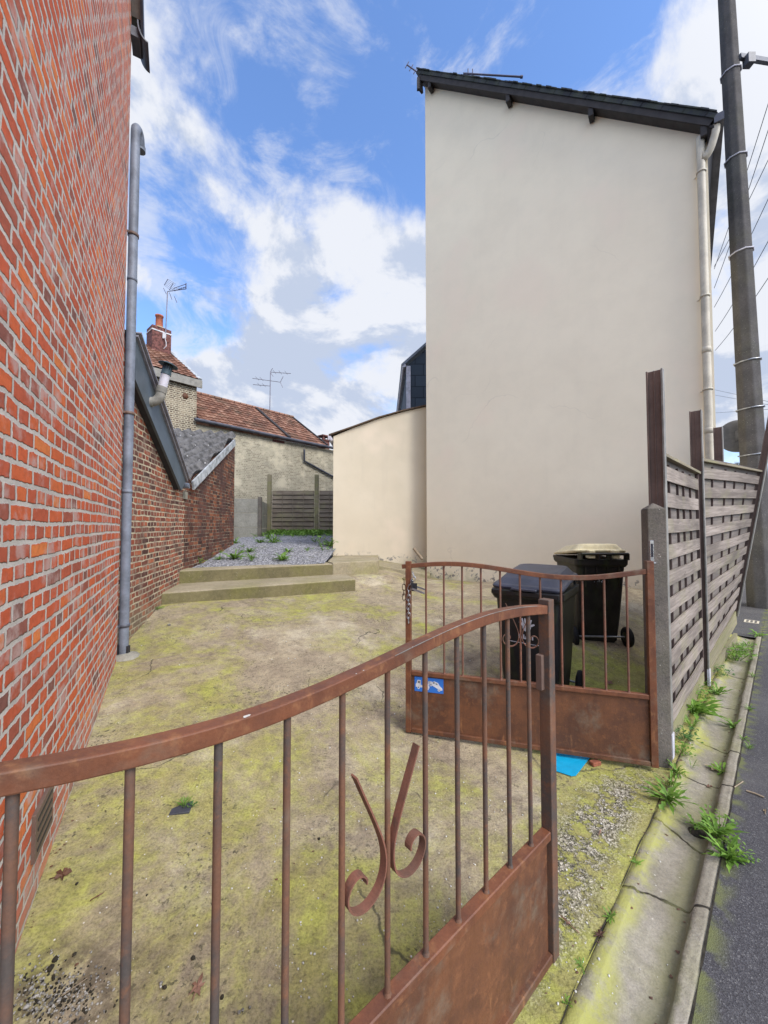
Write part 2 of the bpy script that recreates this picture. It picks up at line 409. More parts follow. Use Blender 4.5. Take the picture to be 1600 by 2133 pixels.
def mk_asphalt():
    m=M('asphalt',.85,.25); p=m.pos()
    v=m.sep(m.vor(p,230,'F1','Color'))[0]; c=m.ramp(v,[(0,(.046,.044,.047)),(.5,(.066,.063,.067)),(.92,(.095,.092,.096)),(1,(.17,.165,.16))])
    c=m.mix(c,(.13,.125,.12),m.math('MULTIPLY',m.mr(m.noise(p,1.6,5,.6),.45,.7),.45))
    c=m.mix(c,(.14,.15,.06),m.math('MULTIPLY',m.mr(m.vmath('DOT_PRODUCT',p,(N2[0],N2[1],0)),-.16,-.245),m.math('MULTIPLY',m.mr(m.noise(p,9,4),.42,.6),m.mr(m.vmath('DOT_PRODUCT',p,(N2[0],N2[1],0)),-.31,-.25))))
    return m.out(c,m.bump(m.vor(p,230),.003,.6))
def mk_gravel():
    m=M('grey_gravel',.9,.2); p=m.pos(); v=m.sep(m.vor(p,38,'F1','Color'))[0]
    c=m.ramp(v,[(0,(.11,.11,.12)),(.4,(.22,.22,.235)),(.8,(.36,.36,.38)),(1,(.55,.55,.56))])
    c=m.mix(c,(.17,.20,.07),m.math('MULTIPLY',m.mr(m.noise(p,1.2,5,.7),.55,.68),.35))
    return m.out(c,m.bump(m.vor(p,38),.02,1))
def mk_rust(name, c1, c2, c3, rough=.6):
    m=M(name,rough,.35); p=m.pos()
    a=m.noise(p,5,6,.65); b=m.noise(p,28,5,.7); g=m.noise(p,170,3,.7); st=m.noise(m.sc(p,30,30,3),1,4,.6)
    c=m.mix(c1,c2,m.mr(a,.38,.62)); c=m.mix(c,c3,m.math('MULTIPLY',m.mr(b,.5,.7),.6))
    c=m.mix(c,m.ramp(st,[(.3,.75),(.6,1.),(.8,1.1)]),.6,'MULTIPLY')
    c=m.mix(c,m.ramp(g,[(.35,.8),(.6,1.),(.75,1.12)]),.6,'MULTIPLY')
    c=m.mix(c,(.17,.135,.095),m.math('MULTIPLY',m.mr(m.noise(m.vmath('ADD',p,(2,5,1)),3.3,5,.7),.54,.70),.55))
    c=m.mix(c,(.42,.19,.075),m.math('MULTIPLY',m.mr(m.noise(m.sc(m.vmath('ADD',p,(7,1,3)),9,9,2),1,5,.7),.60,.74),.6))
    return m.out(c,m.bump(m.math('ADD',m.math('MULTIPLY',g,.4),b),.0015,.6),m.ramp(b,[(.3,rough-.12),(.7,rough+.15)]))
def mk_wood(name, c1, c2, c3, moss=.25):
    m=M(name,.85,.2); u=m.uvc()
    g=m.noise(m.sc(m.distort(u,3,.02),2.2,60,1),1,5,.6); l=m.noise(m.sc(u,1.1,6,1),1,4,.6); pb=m.noise(m.sc(u,.12,.12,1),7.3,0)
    k=m.mr(m.vor(m.sc(u,3.2,11,1),1),.10,.02)
    c=m.mix(c1,c2,m.mr(g,.35,.65)); c=m.mix(c,c3,m.math('MULTIPLY',m.mr(l,.42,.66),.7))
    c=m.mix(c,m.ramp(pb,[(.3,.72),(.7,1.12)]),.8,'MULTIPLY'); c=m.mix(c,(.09,.065,.05),m.math('MULTIPLY',k,.7))
    if moss: c=m.mix(c,(.26,.25,.12),m.math('MULTIPLY',m.mr(m.noise(m.pos(),3,5,.65),.48,.66),moss))
    return m.out(c,m.bump(g,.0025,.8))
def mk_plain(name, c, rough=.5, metal=0, var=.15, sc_=8, spec=.4, bump=0, algae=0):
    m=M(name,rough,spec,metal); p=m.pos(); a=m.noise(p,sc_,5,.6); b=m.noise(p,sc_*9,3,.65)
    col=m.mix(c,tuple(max(0,x*(1-var*2.2)) for x in c),m.mr(a,.35,.7))
    col=m.mix(col,m.ramp(b,[(.3,1-var),(.6,1.),(.8,1+var)]),.7,'MULTIPLY')
    if algae: col=m.mix(col,(.07,.10,.02),m.math('MULTIPLY',m.mr(m.noise(m.sc(p,1,1,.35),7,5,.65),.5,.68),algae))
    return m.out(col,m.bump(b,.001,bump) if bump else None)
def mk_slate(name, base, dark, rh=.2, bw=.35, moss=0):
    m=M(name,.7,.3); b=m.n('TexBrick',offset=.5); m.put(b.inputs['Vector'],m.distort(m.uvc(),5,.02))
    b.inputs['Scale'].default_value=1; b.inputs['Color1'].default_value=(*dark,1); b.inputs['Color2'].default_value=(*base,1)
    b.inputs['Mortar'].default_value=(dark[0]*.4,dark[1]*.4,dark[2]*.4,1); b.inputs['Mortar Size'].default_value=.012; b.inputs['Brick Width'].default_value=bw; b.inputs['Row Height'].default_value=rh
    c=b.outputs['Color']
    if moss: c=m.mix(c,(.09,.12,.03),m.math('MULTIPLY',m.mr(m.noise(m.pos(),5,5,.7),.42,.6),moss))
    return m.out(c,m.bump(m.math('MULTIPLY',b.outputs['Fac'],-1.),.01,1))
def mk_tile():
    m=M('terracotta_tiles',.85,.2); u=m.uvc(); p=m.pos()
    w=m.sep(m.n('TexWhiteNoise').outputs[1])[0] if False else None
    fl=m.vmath('FLOOR',m.sc(u,1/.24,1/.33,1)); wn=m.n('TexWhiteNoise',noise_dimensions='2D'); m.put(wn.inputs['Vector'],fl)
    c=m.ramp(wn.outputs['Value'],[(0,(.15,.08,.058)),(.4,(.22,.11,.075)),(.75,(.28,.145,.10)),(1,(.36,.21,.15))])
    c=m.mix(c,(.13,.10,.07),m.math('MULTIPLY',m.mr(m.noise(p,1.1,6,.65),.48,.66),.6))
    c=m.mix(c,m.ramp(m.noise(p,14,4,.7),[(.3,.6),(.6,1.),(.8,1.2)]),.7,'MULTIPLY')
    fr=m.sep(m.vmath('FRACTION',m.sc(u,1/.24,1/.33,1)))
    return m.out(c,m.bump(m.noise(p,20,3),.005,.6))
def mk_leaf(name, c1, c2, tr=.25):
    m=M(name,.55,.35); p=m.pos(); c=m.mix(c1,c2,m.mr(m.noise(p,25,3,.6),.4,.62)); c=m.mix(c,m.ramp(m.noise(p,6,2),[(.35,.7),(.65,1.1)]),.8,'MULTIPLY')
    m.out(c); t=m.n('BsdfTranslucent'); m.put(t.inputs['Color'],c); x=m.n('MixShader'); x.inputs[0].default_value=tr
    m.t.links.new(m.b.outputs[0],x.inputs[1]); m.t.links.new(t.outputs[0],x.inputs[2]); m.t.links.new(x.outputs[0],m.t.nodes['Material Output'].inputs[0]); return m.m

MT=dict(
 brick=mk_brick_new(), oldbrick=mk_brick_old(), shedbrick=mk_brick_shed(), pale=mk_brick_pale(False), pale2=mk_brick_pale(True),
 render=mk_render('pinkish_cream_render',(.85,.755,.58),(.82,.725,.555),.48,streak=.03),
 render2=mk_render('yellow_cream_render',(.70,.615,.47),(.66,.575,.43),.70,streak=.1),
 yard=mk_yard(), step=mk_concrete('mossy_step_concrete',(.42,.36,.25),(.32,.275,.18),(.33,.305,.13),.5),
 riser=mk_concrete('shaded_mossy_riser',(.22,.19,.10),(.16,.14,.075),(.20,.19,.06),.6),  # moss tint, with the shade of the risers put into the colour
 gutter=mk_concrete('gutter_concrete',(.37,.335,.27),(.28,.25,.19),(.30,.29,.12),.4,1.5,crack=True),
 post=mk_concrete('post_concrete',(.21,.18,.15),(.15,.13,.11),(.20,.19,.12),.25,3),
 cwall=mk_concrete('grey_slab_concrete',(.40,.38,.32),(.30,.285,.24),(.2,.2,.13),.3,1.),
 pole=mk_concrete('pole_concrete',(.13,.12,.115),(.095,.088,.085),(.15,.15,.09),.2,1.5),
 asphalt=mk_asphalt(), gravel=mk_gravel(), tile=mk_tile(),
 rust=mk_rust('rusty_red_paint',(.19,.070,.033),(.12,.047,.026),(.28,.125,.052),.5),
 rustpanel=mk_rust('rusty_brown_sheet',(.160,.064,.029),(.105,.044,.024),(.23,.095,.038),.65),
 rustbar=mk_rust('rusty_grey_bar',(.085,.068,.058),(.17,.08,.045),(.24,.10,.045),.7),
 scroll=mk_rust('scroll_rust',(.15,.075,.050),(.23,.095,.06),(.10,.06,.045),.65),
 zinc=mk_plain('zinc',(.20,.225,.275),.6,.1,.2,4), zincd=mk_plain('dark_zinc',(.10,.105,.13),.5,.2,.2,4),
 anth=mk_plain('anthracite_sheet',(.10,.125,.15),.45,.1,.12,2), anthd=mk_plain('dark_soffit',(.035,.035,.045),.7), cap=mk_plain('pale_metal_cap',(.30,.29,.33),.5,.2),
 white=mk_plain('white_paint',(.68,.68,.68),.6), offw=mk_plain('offwhite_pvc',(.62,.56,.44),.55,0,.14,3), greypvc=mk_plain('grey_pvc',(.30,.285,.25),.6), flue=mk_plain('white_flue',(.62,.60,.66),.5), teal=mk_plain('dark_teal_cowl',(.06,.10,.125),.6),
 slate=mk_slate('slate_roof',(.035,.04,.045),(.02,.022,.028),moss=.15), slatewall=mk_slate('slate_cladding',(.055,.075,.10),(.04,.055,.075),.42,.62),
 timber=mk_plain('dark_timber',(.045,.04,.04),.8), corr=mk_plain('fibre_cement',(.17,.165,.165),.9,0,.3,9,bump=1), lead=mk_plain('white_flashing',(.50,.53,.55),.7,0,.25,9),
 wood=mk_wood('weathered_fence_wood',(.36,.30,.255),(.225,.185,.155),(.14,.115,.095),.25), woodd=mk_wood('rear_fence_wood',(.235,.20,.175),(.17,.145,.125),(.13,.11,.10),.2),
 woodg=mk_wood('green_board',(.30,.26,.17),(.22,.19,.12),(.24,.23,.10),.6), woodcap=mk_wood('mossy_cap',(.33,.28,.19),(.24,.20,.14),(.14,.12,.09),.5), batten=mk_wood('dark_batten',(.11,.075,.065),(.075,.052,.045),(.13,.095,.08),0),
 woodb=mk_wood('brown_slats',(.27,.225,.17),(.20,.16,.12),(.15,.12,.09),.35),
 steel=mk_plain('brown_post',(.175,.115,.09),.55,.1,.15,5), steell=mk_plain('galvanised_edge',(.33,.31,.27),.5,.3,.2,5), galv=mk_plain('galvanised_steel',(.45,.46,.48),.35,.8,.15,20), chrome=mk_plain('chrome_plate',(.6,.6,.6),.2,.9,.1,20), darkm=mk_plain('dark_metal',(.04,.04,.045),.5,.3),
 binb=mk_plain('black_bin_plastic',(.018,.018,.020),.42,0,.2,6,spec=.4,algae=.22), binlid=mk_plain('blue_grey_lid',(.055,.060,.085),.42,0,.15,6), biny=mk_plain('faded_yellow_lid',(.90,.79,.48),.5,0,.12,5), tyre=mk_plain('black_tyre',(.012,.012,.013),.8), binbr=mk_plain('brown_black_bin',(.035,.030,.026),.5,0,.25,5,algae=.3), sticker=mk_plain('sticker_white',(.66,.67,.72),.5), blk=mk_plain('black_print',(.02,.02,.03),.6),
 blue=mk_plain('sign_blue',(.03,.16,.56),.4,0,.03), folder=mk_plain('cyan_plastic',(.01,.36,.62),.25,0,.06,12), pot=mk_plain('terracotta_pot',(.50,.16,.09),.8), redbr=mk_plain('chimney_brick',(.22,.09,.075),.9,0,.35,12),
 leafg=mk_leaf('weed_green',(.13,.26,.035),(.21,.36,.05)), leafd=mk_leaf('dark_weed',(.06,.15,.04),(.10,.22,.05)), leafb=mk_leaf('dead_leaf',(.17,.085,.05),(.11,.055,.04),.1), leafp=mk_leaf('pink_brown_leaf',(.30,.17,.12),(.22,.12,.08),.1), leafy=mk_leaf('pale_leaf',(.45,.35,.22),(.35,.26,.15),.1),
 soil=mk_plain('dark_soil',(.045,.038,.025),.95,0,.3,30,bump=1), stone=mk_plain('pebble',(.46,.44,.40),.8,0,.4,60), chip=mk_plain('white_chip',(.62,.60,.54),.8,0,.15,25), wire=mk_plain('cable',(.05,.055,.075),.6), mast=mk_plain('aerial_grey',(.25,.24,.28),.5,.3), alu=mk_plain('aerial_dark',(.09,.085,.13),.5,.3), brickbit=mk_plain('brick_fragment',(.33,.11,.06),.9,0,.2,30), twig=mk_plain('pale_twig',(.36,.28,.19),.85), manh=mk_plain('brown_cover',(.15,.10,.065),.8,.1,.3,10,bump=1), bark=mk_plain('bark',(.10,.085,.075),.9), disc=mk_plain('grey_disc',(.16,.16,.17),.6), lamp=mk_plain('lamp_arm',(.13,.14,.17),.5),
)

# ------------------------------------------------------------ ground and setting
def grid_mesh(us, vs_, fn, uvf=None):
    m=MB(); V=[]; 
    for v in vs_:
        for u in us: V.append(fn(u,v))
    nu=len(us); F=[]; U=[]
    for j in range(len(vs_)-1):
        for i in range(nu-1):
            f=(j*nu+i,j*nu+i+1,(j+1)*nu+i+1,(j+1)*nu+i); F.append(f)
            U.append([((us[i],vs_[j]),(us[i+1],vs_[j]),(us[i+1],vs_[j+1]),(us[i],vs_[j+1]))[q] for q in range(4)])
    m.add(V,F,U,True); return m
g=MB(); g.add([(-300,-300,-.12),(300,-300,-.12),(300,300,-.12),(-300,300,-.12)],[(0,1,2,3)])
tag(g.build('ground',MT['asphalt']),kind='structure')
us=list(np.arange(-2,10.01,.055)); ns=[-.495-x for x in list(np.arange(0,2,.05))+list(np.arange(2,8.5,.09))]
g=grid_mesh(us,ns[::-1],lambda s,n:(*xy(s,n),yard_z(*xy(s,n))))
tag(g.build('concrete_yard',MT['yard'],origin=(0,0,0)),kind='structure')
gn=[-.52,-.503,-.495,-.475,-.455,-.450,-.444,-.42,-.39,-.36,-.33,-.30,-.285,-.272,-.262,-.257,-.24,-.222,-.215,-.209,-.203]
def gfn(s,n):
    w=.004*mnoise.noise(Vector((s*7,n*9,1)))
    z=gut_z(n)+.0025*mnoise.noise(Vector((s*9,n*9,5)))
    if n<-.497: z=-.05
    nn=n+(w if n>-.5 else 0)+.006*mnoise.noise(Vector((s*1.5,0,7)))
    return (*xy(s,nn),z)
g=grid_mesh(list(np.arange(-2,7.9,.03)),gn,gfn)
tag(g.build('gutter_kerb',MT['gutter'],origin=(0,0,0)),kind='structure')
# dark soil seams beside the edging and the kerb
g=grid_mesh(list(np.arange(-2,9,.03)),[0,1],lambda s,v:(*xy(s,-.497+(.0015+.0055*mnoise.noise(Vector((s*5,v,2))))*(2*v-1)+.008*mnoise.noise(Vector((s*3,0,9)))),.0035))
tag(g.build('soil_seam',MT['soil'],origin=(0,0,0)),kind='structure')
g=grid_mesh(list(np.arange(-2,8,.03)),[0,1],lambda s,v:(*xy(s,-.203+(.0035+.005*mnoise.noise(Vector((s*6,v,12))))*(2*v-1)),.0165))
tag(g.build('kerb_seam',MT['soil'],origin=(0,0,0)),kind='structure')
g=MB(); a=xy(-60,-.206); b=xy(90,-.206); c=xy(90,9); d=xy(-60,9)
g.add([(*a,.012),(*d,.012),(*c,.012),(*b,.012)],[(0,1,2,3)])
a=xy(7.6,-.206); b=xy(90,-.206); c=xy(90,-3); d=xy(7.6,-3)
g.add([(*a,.008),(*b,.008),(*c,.008),(*d,.008)],[(0,1,2,3)])
tag(g.build('road',MT['asphalt'],origin=(0,0,0)),kind='structure')

# gravel terrace
BL=Vector((-3.31,6.08,0)); BR=Vector((-.95,7.2,0))
us=list(np.linspace(0,1,40)); vs_=list(np.linspace(0,1,90))
def gv(u,v):
    a=Vector((-3.45,6.15)).lerp(Vector((-.93,7.3)),u); b=Vector((-5.6,17)).lerp(Vector((1.2,17)),u)
    p=a.lerp(b,v)
    if p.y<9.1: p.x=min(p.x,-1.12)
    return (p.x,p.y,gravel_z(p.x,p.y)+.012*mnoise.noise(Vector((p.x*2,p.y*2,0)))+.006*mnoise.noise(Vector((p.x*14,p.y*14,0))))
tag(grid_mesh(us,vs_,gv).build('gravel_bed',MT['gravel'],origin=(0,0,0)),kind='structure')
g=MB(); rr=random.Random(3)
for _ in range(5000):
    u=rr.random(); v=rr.random()**1.6*.75
    x,y,z=gv(u,v); r=rr.uniform(.006,.016)
    a=rr.random()*6; cs,sn_=math.cos(a)*r,math.sin(a)*r
    g.add([(x+cs,y+sn_,z),(x-sn_,y+cs,z+r*.3),(x-cs,y-sn_,z),(x+sn_,y-cs,z+r*.2),(x,y,z+r*.9)],[(0,1,4),(1,2,4),(2,3,4),(3,0,4)])
tag(g.build('loose_gravel',MT['gravel'],origin=(0,0,0)),kind='stuff')

# ------------------------------------------------------------ left brick house
A=Vector((-.559-.5375*.28,.28,0)); B=Vector((-.559-.5375*3.73,3.73,0)); d=(B-A).normalized(); L=(B-A).length
nb=Vector((-d.y,d.x,0))                     # towards the house
brk=thing('brick_house',(B.x,B.y,0),'tall red brick house gable with pale mortar and a grey downpipe at its corner','house')
HZ=6.66
m=MB(); m.prism(A,B,[(0,-.3),(L,-.3),(L,HZ),(L-1.6,HZ+1.6),(0,HZ+1.6+.0)],.25)
bk=A+nb*7
m.prism(bk,A,[(0,-.3),(7,-.3),(7,HZ+1.6),(0,HZ+1.6)],.25,uo=3.1)
bk2=B+nb*7; m.prism(B+nb*.2501-d*.0,bk2,[(0,-.3),(6.75,-.3),(6.75,HZ),(0,HZ)],.25,uo=5.2)
m.build('wall',MT['brick'],brk)
# rooftop verge, soffit strip and gutter end seen at the top
def onw(off, t, z): return B-nb*off+d*t+Vector((0,0,z))
m=MB()
m.slab([onw(.09,.12,HZ-.02),onw(.09,-1.75,HZ+1.78),onw(-7,-1.75,HZ+1.78),onw(-7,.12,HZ-.02)],.06)
m.build('roof',MT['slate'],brk)
m=MB(); m.bar(onw(.04,.05,HZ-.0),onw(.04,-1.7,HZ+1.66),.075,.05); m.build('soffit',MT['greypvc'],brk)
m=MB(); m.bar(onw(.09,.10,HZ+.0),onw(.09,-1.7,HZ+1.72),.025,.15); m.build('verge_board',MT['zincd'],brk)
m=MB(); prof=[onw(.06+.09*(1-math.cos(k/8*PI/2)),.03+.02*k/8,HZ-.02-.16*math.sin(k/8*PI/2)) for k in range(9)]
m.ribbon(prof,d,.30,.012); m.obox(onw(.04,.03,HZ-.10),d,nb,(0,0,1),.10,.04,.05)
m.build('eaves_gutter',MT['zincd'],brk)
# downpipe
dp=B-nb*.047+d*.062
ZT=5.76
m=MB(); pts=[Vector((dp.x,dp.y,yard_z(dp.x,dp.y)+.02)),Vector((dp.x,dp.y,ZT-.12))]
for k in range(1,7):
    a=k/6*PI/2; pts.append(Vector((dp.x,dp.y,0))+(d*.96-nb*.28).normalized()*.055*(1-math.cos(a*2))+Vector((0,0,ZT-.12+.075*math.sin(a*2)+.0*a)))
pts.append(pts[-1]+d*.03+Vector((0,0,-.05)))
m.tube(pts,.043,16); pipe=m.build('downpipe',MT['zinc'],brk)
m=MB(); m.tube([pts[-1]+Vector((0,0,.03)),pts[-1]-Vector((0,0,.02))],.050,16); m.build('pipe_socket',MT['zinc'],pipe)
for zc,mm_ in ((.62,'zincd'),(2.72,'steel'),(4.55,'steel')):
    m=MB(); m.lathe((dp.x,dp.y,zc),[(.044,-.014),(.051,-.014),(.051,.014),(.044,.014)],16); m.bar(Vector((dp.x,dp.y,zc)),Vector((dp.x,dp.y,zc))+nb*.06-d*.06,.012,.02)
    m.build('pipe_clip',MT[mm_],pipe)
for zc in (1.95,4.1):
    m=MB(); m.lathe((dp.x,dp.y,zc),[(.0435,-.03),(.0465,-.03),(.0465,.0),(.0435,.003)],16); m.build('pipe_joint',MT['zinc'],pipe)
m=MB(); zb=yard_z(dp.x,dp.y); m.obox((dp.x-.035,dp.y+.01,zb+.06),(1,0,0),(0,1,0),(0,0,1),.02,.05,.06); m.obox((dp.x+.045,dp.y,zb+.055),(1,0,0),(0,1,0),(0,0,1),.008,.02,.05); m.build('pipe_shoe',MT['darkm'],pipe)
m=MB(); m.lathe((dp.x+.03,dp.y-.0,zb-.01),[(.12,0),(.10,.03),(.05,.045),(0,.05)],12); m.build('mortar_patch',MT['cwall'],pipe)
# rusty vent plate low on the wall
va=PV(66,1722,A,B); vb=PV(103,1660,A,B)
c0=(va+vb)/2; c0.z=.345
vent=MB(); vent.obox(c0-nb*.006,d,nb,(0,0,1),.125,.008,.095); vo=vent.build('vent_plate',MT['steel'],brk,bevel=.002)
for j in range(4):
    m=MB(); m.obox(c0-nb*.0150+Vector((0,0,-.06+.04*j)),d,nb,(0,0,1),.1,.0012,.006); m.build('vent_slot',MT['darkm'],vo)

# ------------------------------------------------------------ old brick outbuilding with anthracite fascia
OA=(-1.7025-.25*3.85,3.85); OB=(-1.7025-.25*6.30,6.30)
ob=thing('outbuilding',(OA[0],OA[1],0),'old dark red brick outbuilding with lime mortar and an anthracite sloping roof edge','outbuilding')
def ouz(px,py): 
    p=PV(px,py,OA,OB); return (math.hypot(p.x-OA[0],p.y-OA[1]),p.z)
d2=Vector((OB[0]-OA[0],OB[1]-OA[1],0)).normalized(); n2=Vector((-d2.y,d2.x,0))
L2=math.hypot(OB[0]-OA[0],OB[1]-OA[1])
u1,z1=ouz(288,760); u2,z2=ouz(380,1005)
sl=(z2-z1)/(u2-u1); z0=z1+sl*(0-u1); zE=z1+sl*(L2-u1)
m=MB(); m.prism(OA,OB,[(0,-.2),(L2,-.2),(L2,zE),(0,z0)],.25); 
A_=Vector((*OB,0)); m.prism(A_+n2*.2501,A_+n2*4,[(0,-.2),(3.75,-.2),(3.75,zE),(0,zE)],.25); m.build('wall',MT['oldbrick'],ob)
# fascia (board hanging proud of the wall)
off=.10
FA=Vector((*OA,0))-n2*off; FB=Vector((*OB,0))-n2*off
def fp(px,py): return PV(px,py,FA,FB)
lo0,lo1=fp(286,800),fp(378,1022); hi0,hi1=fp(287,712),fp(388,1002)
def ext(a,b,t): return a+(b-a)*t
LO0,HI0=ext(lo0,lo1,-.03),ext(hi0,hi1,-.03); HI1=hi1; LO1=lo1
m=MB(); q=[LO0,LO1,HI1,HI0]; m.add(q+[p+n2*.03 for p in q],[(0,1,2,3),(7,6,5,4),(0,4,5,1),(1,5,6,2),(2,6,7,3),(3,7,4,0)]); m.build('fascia',MT['anth'],ob)
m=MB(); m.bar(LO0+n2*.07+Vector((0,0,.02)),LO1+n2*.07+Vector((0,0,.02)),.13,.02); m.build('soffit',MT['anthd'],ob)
m=MB(); m.bar(HI0-n2*.012+Vector((0,0,.0)),HI1-n2*.012,.03,.028); m.bar(HI0-n2*.03+Vector((0,0,.035)),HI1-n2*.03+Vector((0,0,.035)),.05,.02); m.build('edge_cap',MT['cap'],ob)
m=MB(); m.slab([HI0+Vector((0,0,.05)),HI1+Vector((0,0,.05)),HI1+n2*4+Vector((0,0,.05)),HI0+n2*4+Vector((0,0,.05))],.05); m.build('roof',MT['slate'],ob)
m=MB(); e=fp(392,1012); m.tube([e-n2*.02-d2*.02,e+n2*3],.045,12); m.build('roof_gutter',MT['zinc'],ob)
m=MB(); e=PV(384,1032,OA,OB); m.obox(e+Vector((0,0,0)),d2,n2,(0,0,1),.09,.03,.06); m.build('pad_stone',MT['cwall'],ob)
# flue pipe
w0=PV(294,836,OA,OB); out=-n2
fl=thing('flue_pipe',w0,'grey elbow and white flue pipe with dark cowl sticking out of the old brick wall','flue')
m=MB(); m.tube([w0+n2*.05,w0+out*.09],.047,16); m.lathe(w0+out*.05,[(.047,-.02),(.055,-.02),(.055,.02),(.047,.02)],16,out); m.build('wall_collar',MT['offw'],fl)
c=w0+out*.09; pts=[c]
up=(Vector((0,0,1))+out*.22).normalized()
e0=c+out*.03
for k in range(1,8):
    t=k/7; pts.append(c+out*(.11*math.sin(t*PI/2))+Vector((0,0,.11*(1-math.cos(t*PI/2)))))
pts.append(pts[-1]+up*.05)
m=MB(); m.tube(pts,.052,16); m.tube([pts[-1]-up*.04,pts[-1]+up*.03],.058,16); m.tube([c-out*.01,c+out*.035],.057,16); m.build('elbow',MT['greypvc'],fl)
t0=pts[-1]+up*.02; m=MB(); m.tube([t0,t0+up*.17],.049,16); m.build('pipe',MT['flue'],fl)
t1=t0+up*.16; m=MB(); m.tube([t1,t1+up*.03,t1+up*.12],[.055,.052,.046],16); cw=m.build('cowl',MT['teal'],fl)
m=MB(); m.lathe(t1+up*.125,[(.001,.028),(.05,.02),(.105,-.005),(.105,-.012),(.05,-.002),(.001,0)],20,up); m.build('cowl_cap',MT['teal'],cw)
m=MB()
for k in range(12):
    a=k/12*2*PI; ax=up.cross(Vector((0,1,0))).normalized(); ay=up.cross(ax); rd=ax*math.cos(a)+ay*math.sin(a)
    m.bar(t1+up*.06+rd*.0505,t1+up*.12+rd*.0475,.008,.004,rd)
m.build('cowl_slot',MT['anthd'],cw)

# ------------------------------------------------------------ lean-to shed with corrugated roof
SA=(-1.7025-.25*6.28,6.30); SB=P(487,1094,9.5); SB=(SB.x,SB.y)
sh=thing('lean_to_shed',(SA[0],SA[1],0),'dark orange brick lean-to shed with grey corrugated roof and white edging','shed')
def suz(px,py):
    p=PV(px,py,SA,SB); return (math.hypot(p.x-SA[0],p.y-SA[1]),p.z)
LS=math.hypot(SB[0]-SA[0],SB[1]-SA[1])
a1=suz(392,1004); a2=suz(486,912)
m=MB(); m.prism(SA,SB,[(0,0),(LS,0),(LS,a2[1]),(max(.05,a1[0]),a1[1]),(0,a1[1]-.02)],.22); m.build('wall',MT['shedbrick'],sh)
ds=Vector((SB[0]-SA[0],SB[1]-SA[1],0)).normalized(); nsd=Vector((-ds.y,ds.x,0))
P1=PV(389,1002,SA,SB)-nsd*.05; P2=PV(486,907,SA,SB)-nsd*.05+ds*.05
P3=Vector((-5.25,9.15,P2.z+.05)); N_=(P2-P1).cross(P3-P1).normalized()
P4=P1+(P3-P2)*1.05
ca=PP(388,981,P1,N_); cb=PP(436,956,P1,N_); cd=(cb-ca).normalized(); cx=N_.cross(cd).normalized()
def corr(u,v):
    p=P1.lerp(P2,v).lerp(P4.lerp(P3,v),u); b=(p-P1).dot(cx)
    st=.018 if v>.52+.0*u else 0
    return p+N_*(.06*math.sin(2*PI*b/.24)+st*1.6+.012)*(1 if N_.z>0 else -1)
m=grid_mesh(list(np.linspace(0,1,110)),list(np.linspace(0,.519,60))+list(np.linspace(.521,1,60)),corr); rf=m.build('corrugated_roof',MT['corr'],sh)
s_=rf.modifiers.new('s','SOLIDIFY'); s_.thickness=.012
m=MB(); q0=P1-nsd*.03+Vector((0,0,-.07)); q1=P2-nsd*.03-ds*.22+Vector((0,0,-.20)); m.bar(q0+ds*.05,q1,.03,.15); m.build('edging_board',MT['lead'],sh)
for (px,py) in ((415,966),(452,938),(427,972),(390,957),(407,934),(446,914),(422,912),(376,913),(434,934),(398,914)):
    c=PP(px,py,P1,N_)+Vector((0,0,.06)); m=MB(); m.lathe(c,[(.012,0),(.012,.012),(.001,.02)],8); m.build('roof_bolt',MT['white'],sh)

# ------------------------------------------------------------ far pale house: tall block and long wing
E0=Vector((-7.4,15,0)); ed=Vector((.66,.75,0)).normalized(); en=Vector((-.75,.66,0)).normalized()
def E(t,dd,z): return E0+ed*t+en*dd+Vector((0,0,z))
def tile_roof(m, c00, c10, c01, tw=.24, rh=.33, amp=.03):
    """tiles from eave corner c00 -> c10 and up the slope to c01"""
    W=(c10-c00).length; Lh=(c01-c00).length; u=(c10-c00).normalized(); v=(c01-c00).normalized(); n=u.cross(v).normalized()
    if n.z<0: n=-n
    nu=max(2,int(W/tw*4)); xs=np.linspace(0,W,nu+1); V=[];U=[];F=[]
    ys=[]; r=int(Lh/rh)+1
    for i in range(r):
        ys.append((i*rh,.045)); ys.append((min(Lh,(i+1)*rh-.001),.0))
    for (y,h) in ys:
        row=int((y+.0005)/rh) if h>0 else int((y)/rh)
        for x in xs:
            jit=.014*mnoise.noise(Vector((int(x/tw)*3.3,row*5.1,0)))+.05*mnoise.noise(Vector((x*.5,y*.5,2)))
            V.append(c00+u*x+v*min(y,Lh)+n*(h+jit+amp*abs(math.sin(PI*x/tw)))); U.append((x,y if h>0 else y-.002))
    k=len(xs)
    for j in range(len(ys)-1):
        for i in range(k-1): F.append((j*k+i,j*k+i+1,(j+1)*k+i+1,(j+1)*k+i))
    m.add(V,F,[[U[q] for q in f] for f in F],False); return n
EZ=7.33; RZ=9.45; LZ=5.72; LR=7.8
tb=thing('tall_gable_house',E(-2,0,0),'tall weathered cream and brown brick house with tiled roof, chimney pot and slate eaves strip','house')
m=MB(); m.prism(E(-5,0,0),E(0,0,0),[(0,0),(5,0),(5,EZ-.16),(0,EZ-.16)],.3); 
g1=E(0,.3001,0); m.prism(g1,E(0,6.5,0),[(0,0),(6.2,0),(6.2,EZ-.16),(3.1,RZ-.15),(0,EZ-.16)],.3); m.build('wall',MT['pale2'],tb)
m=MB(); m.slab([E(-5.2,-.12,EZ-.04),E(.12,-.12,EZ-.04),E(.12,3.15,RZ-.06),E(-5.2,3.15,RZ-.06)],.08); m.slab([E(-5.2,6.5,EZ-.1),E(.12,6.5,EZ-.1),E(.12,3.16,RZ-.06),E(-5.2,3.16,RZ-.06)],.08)
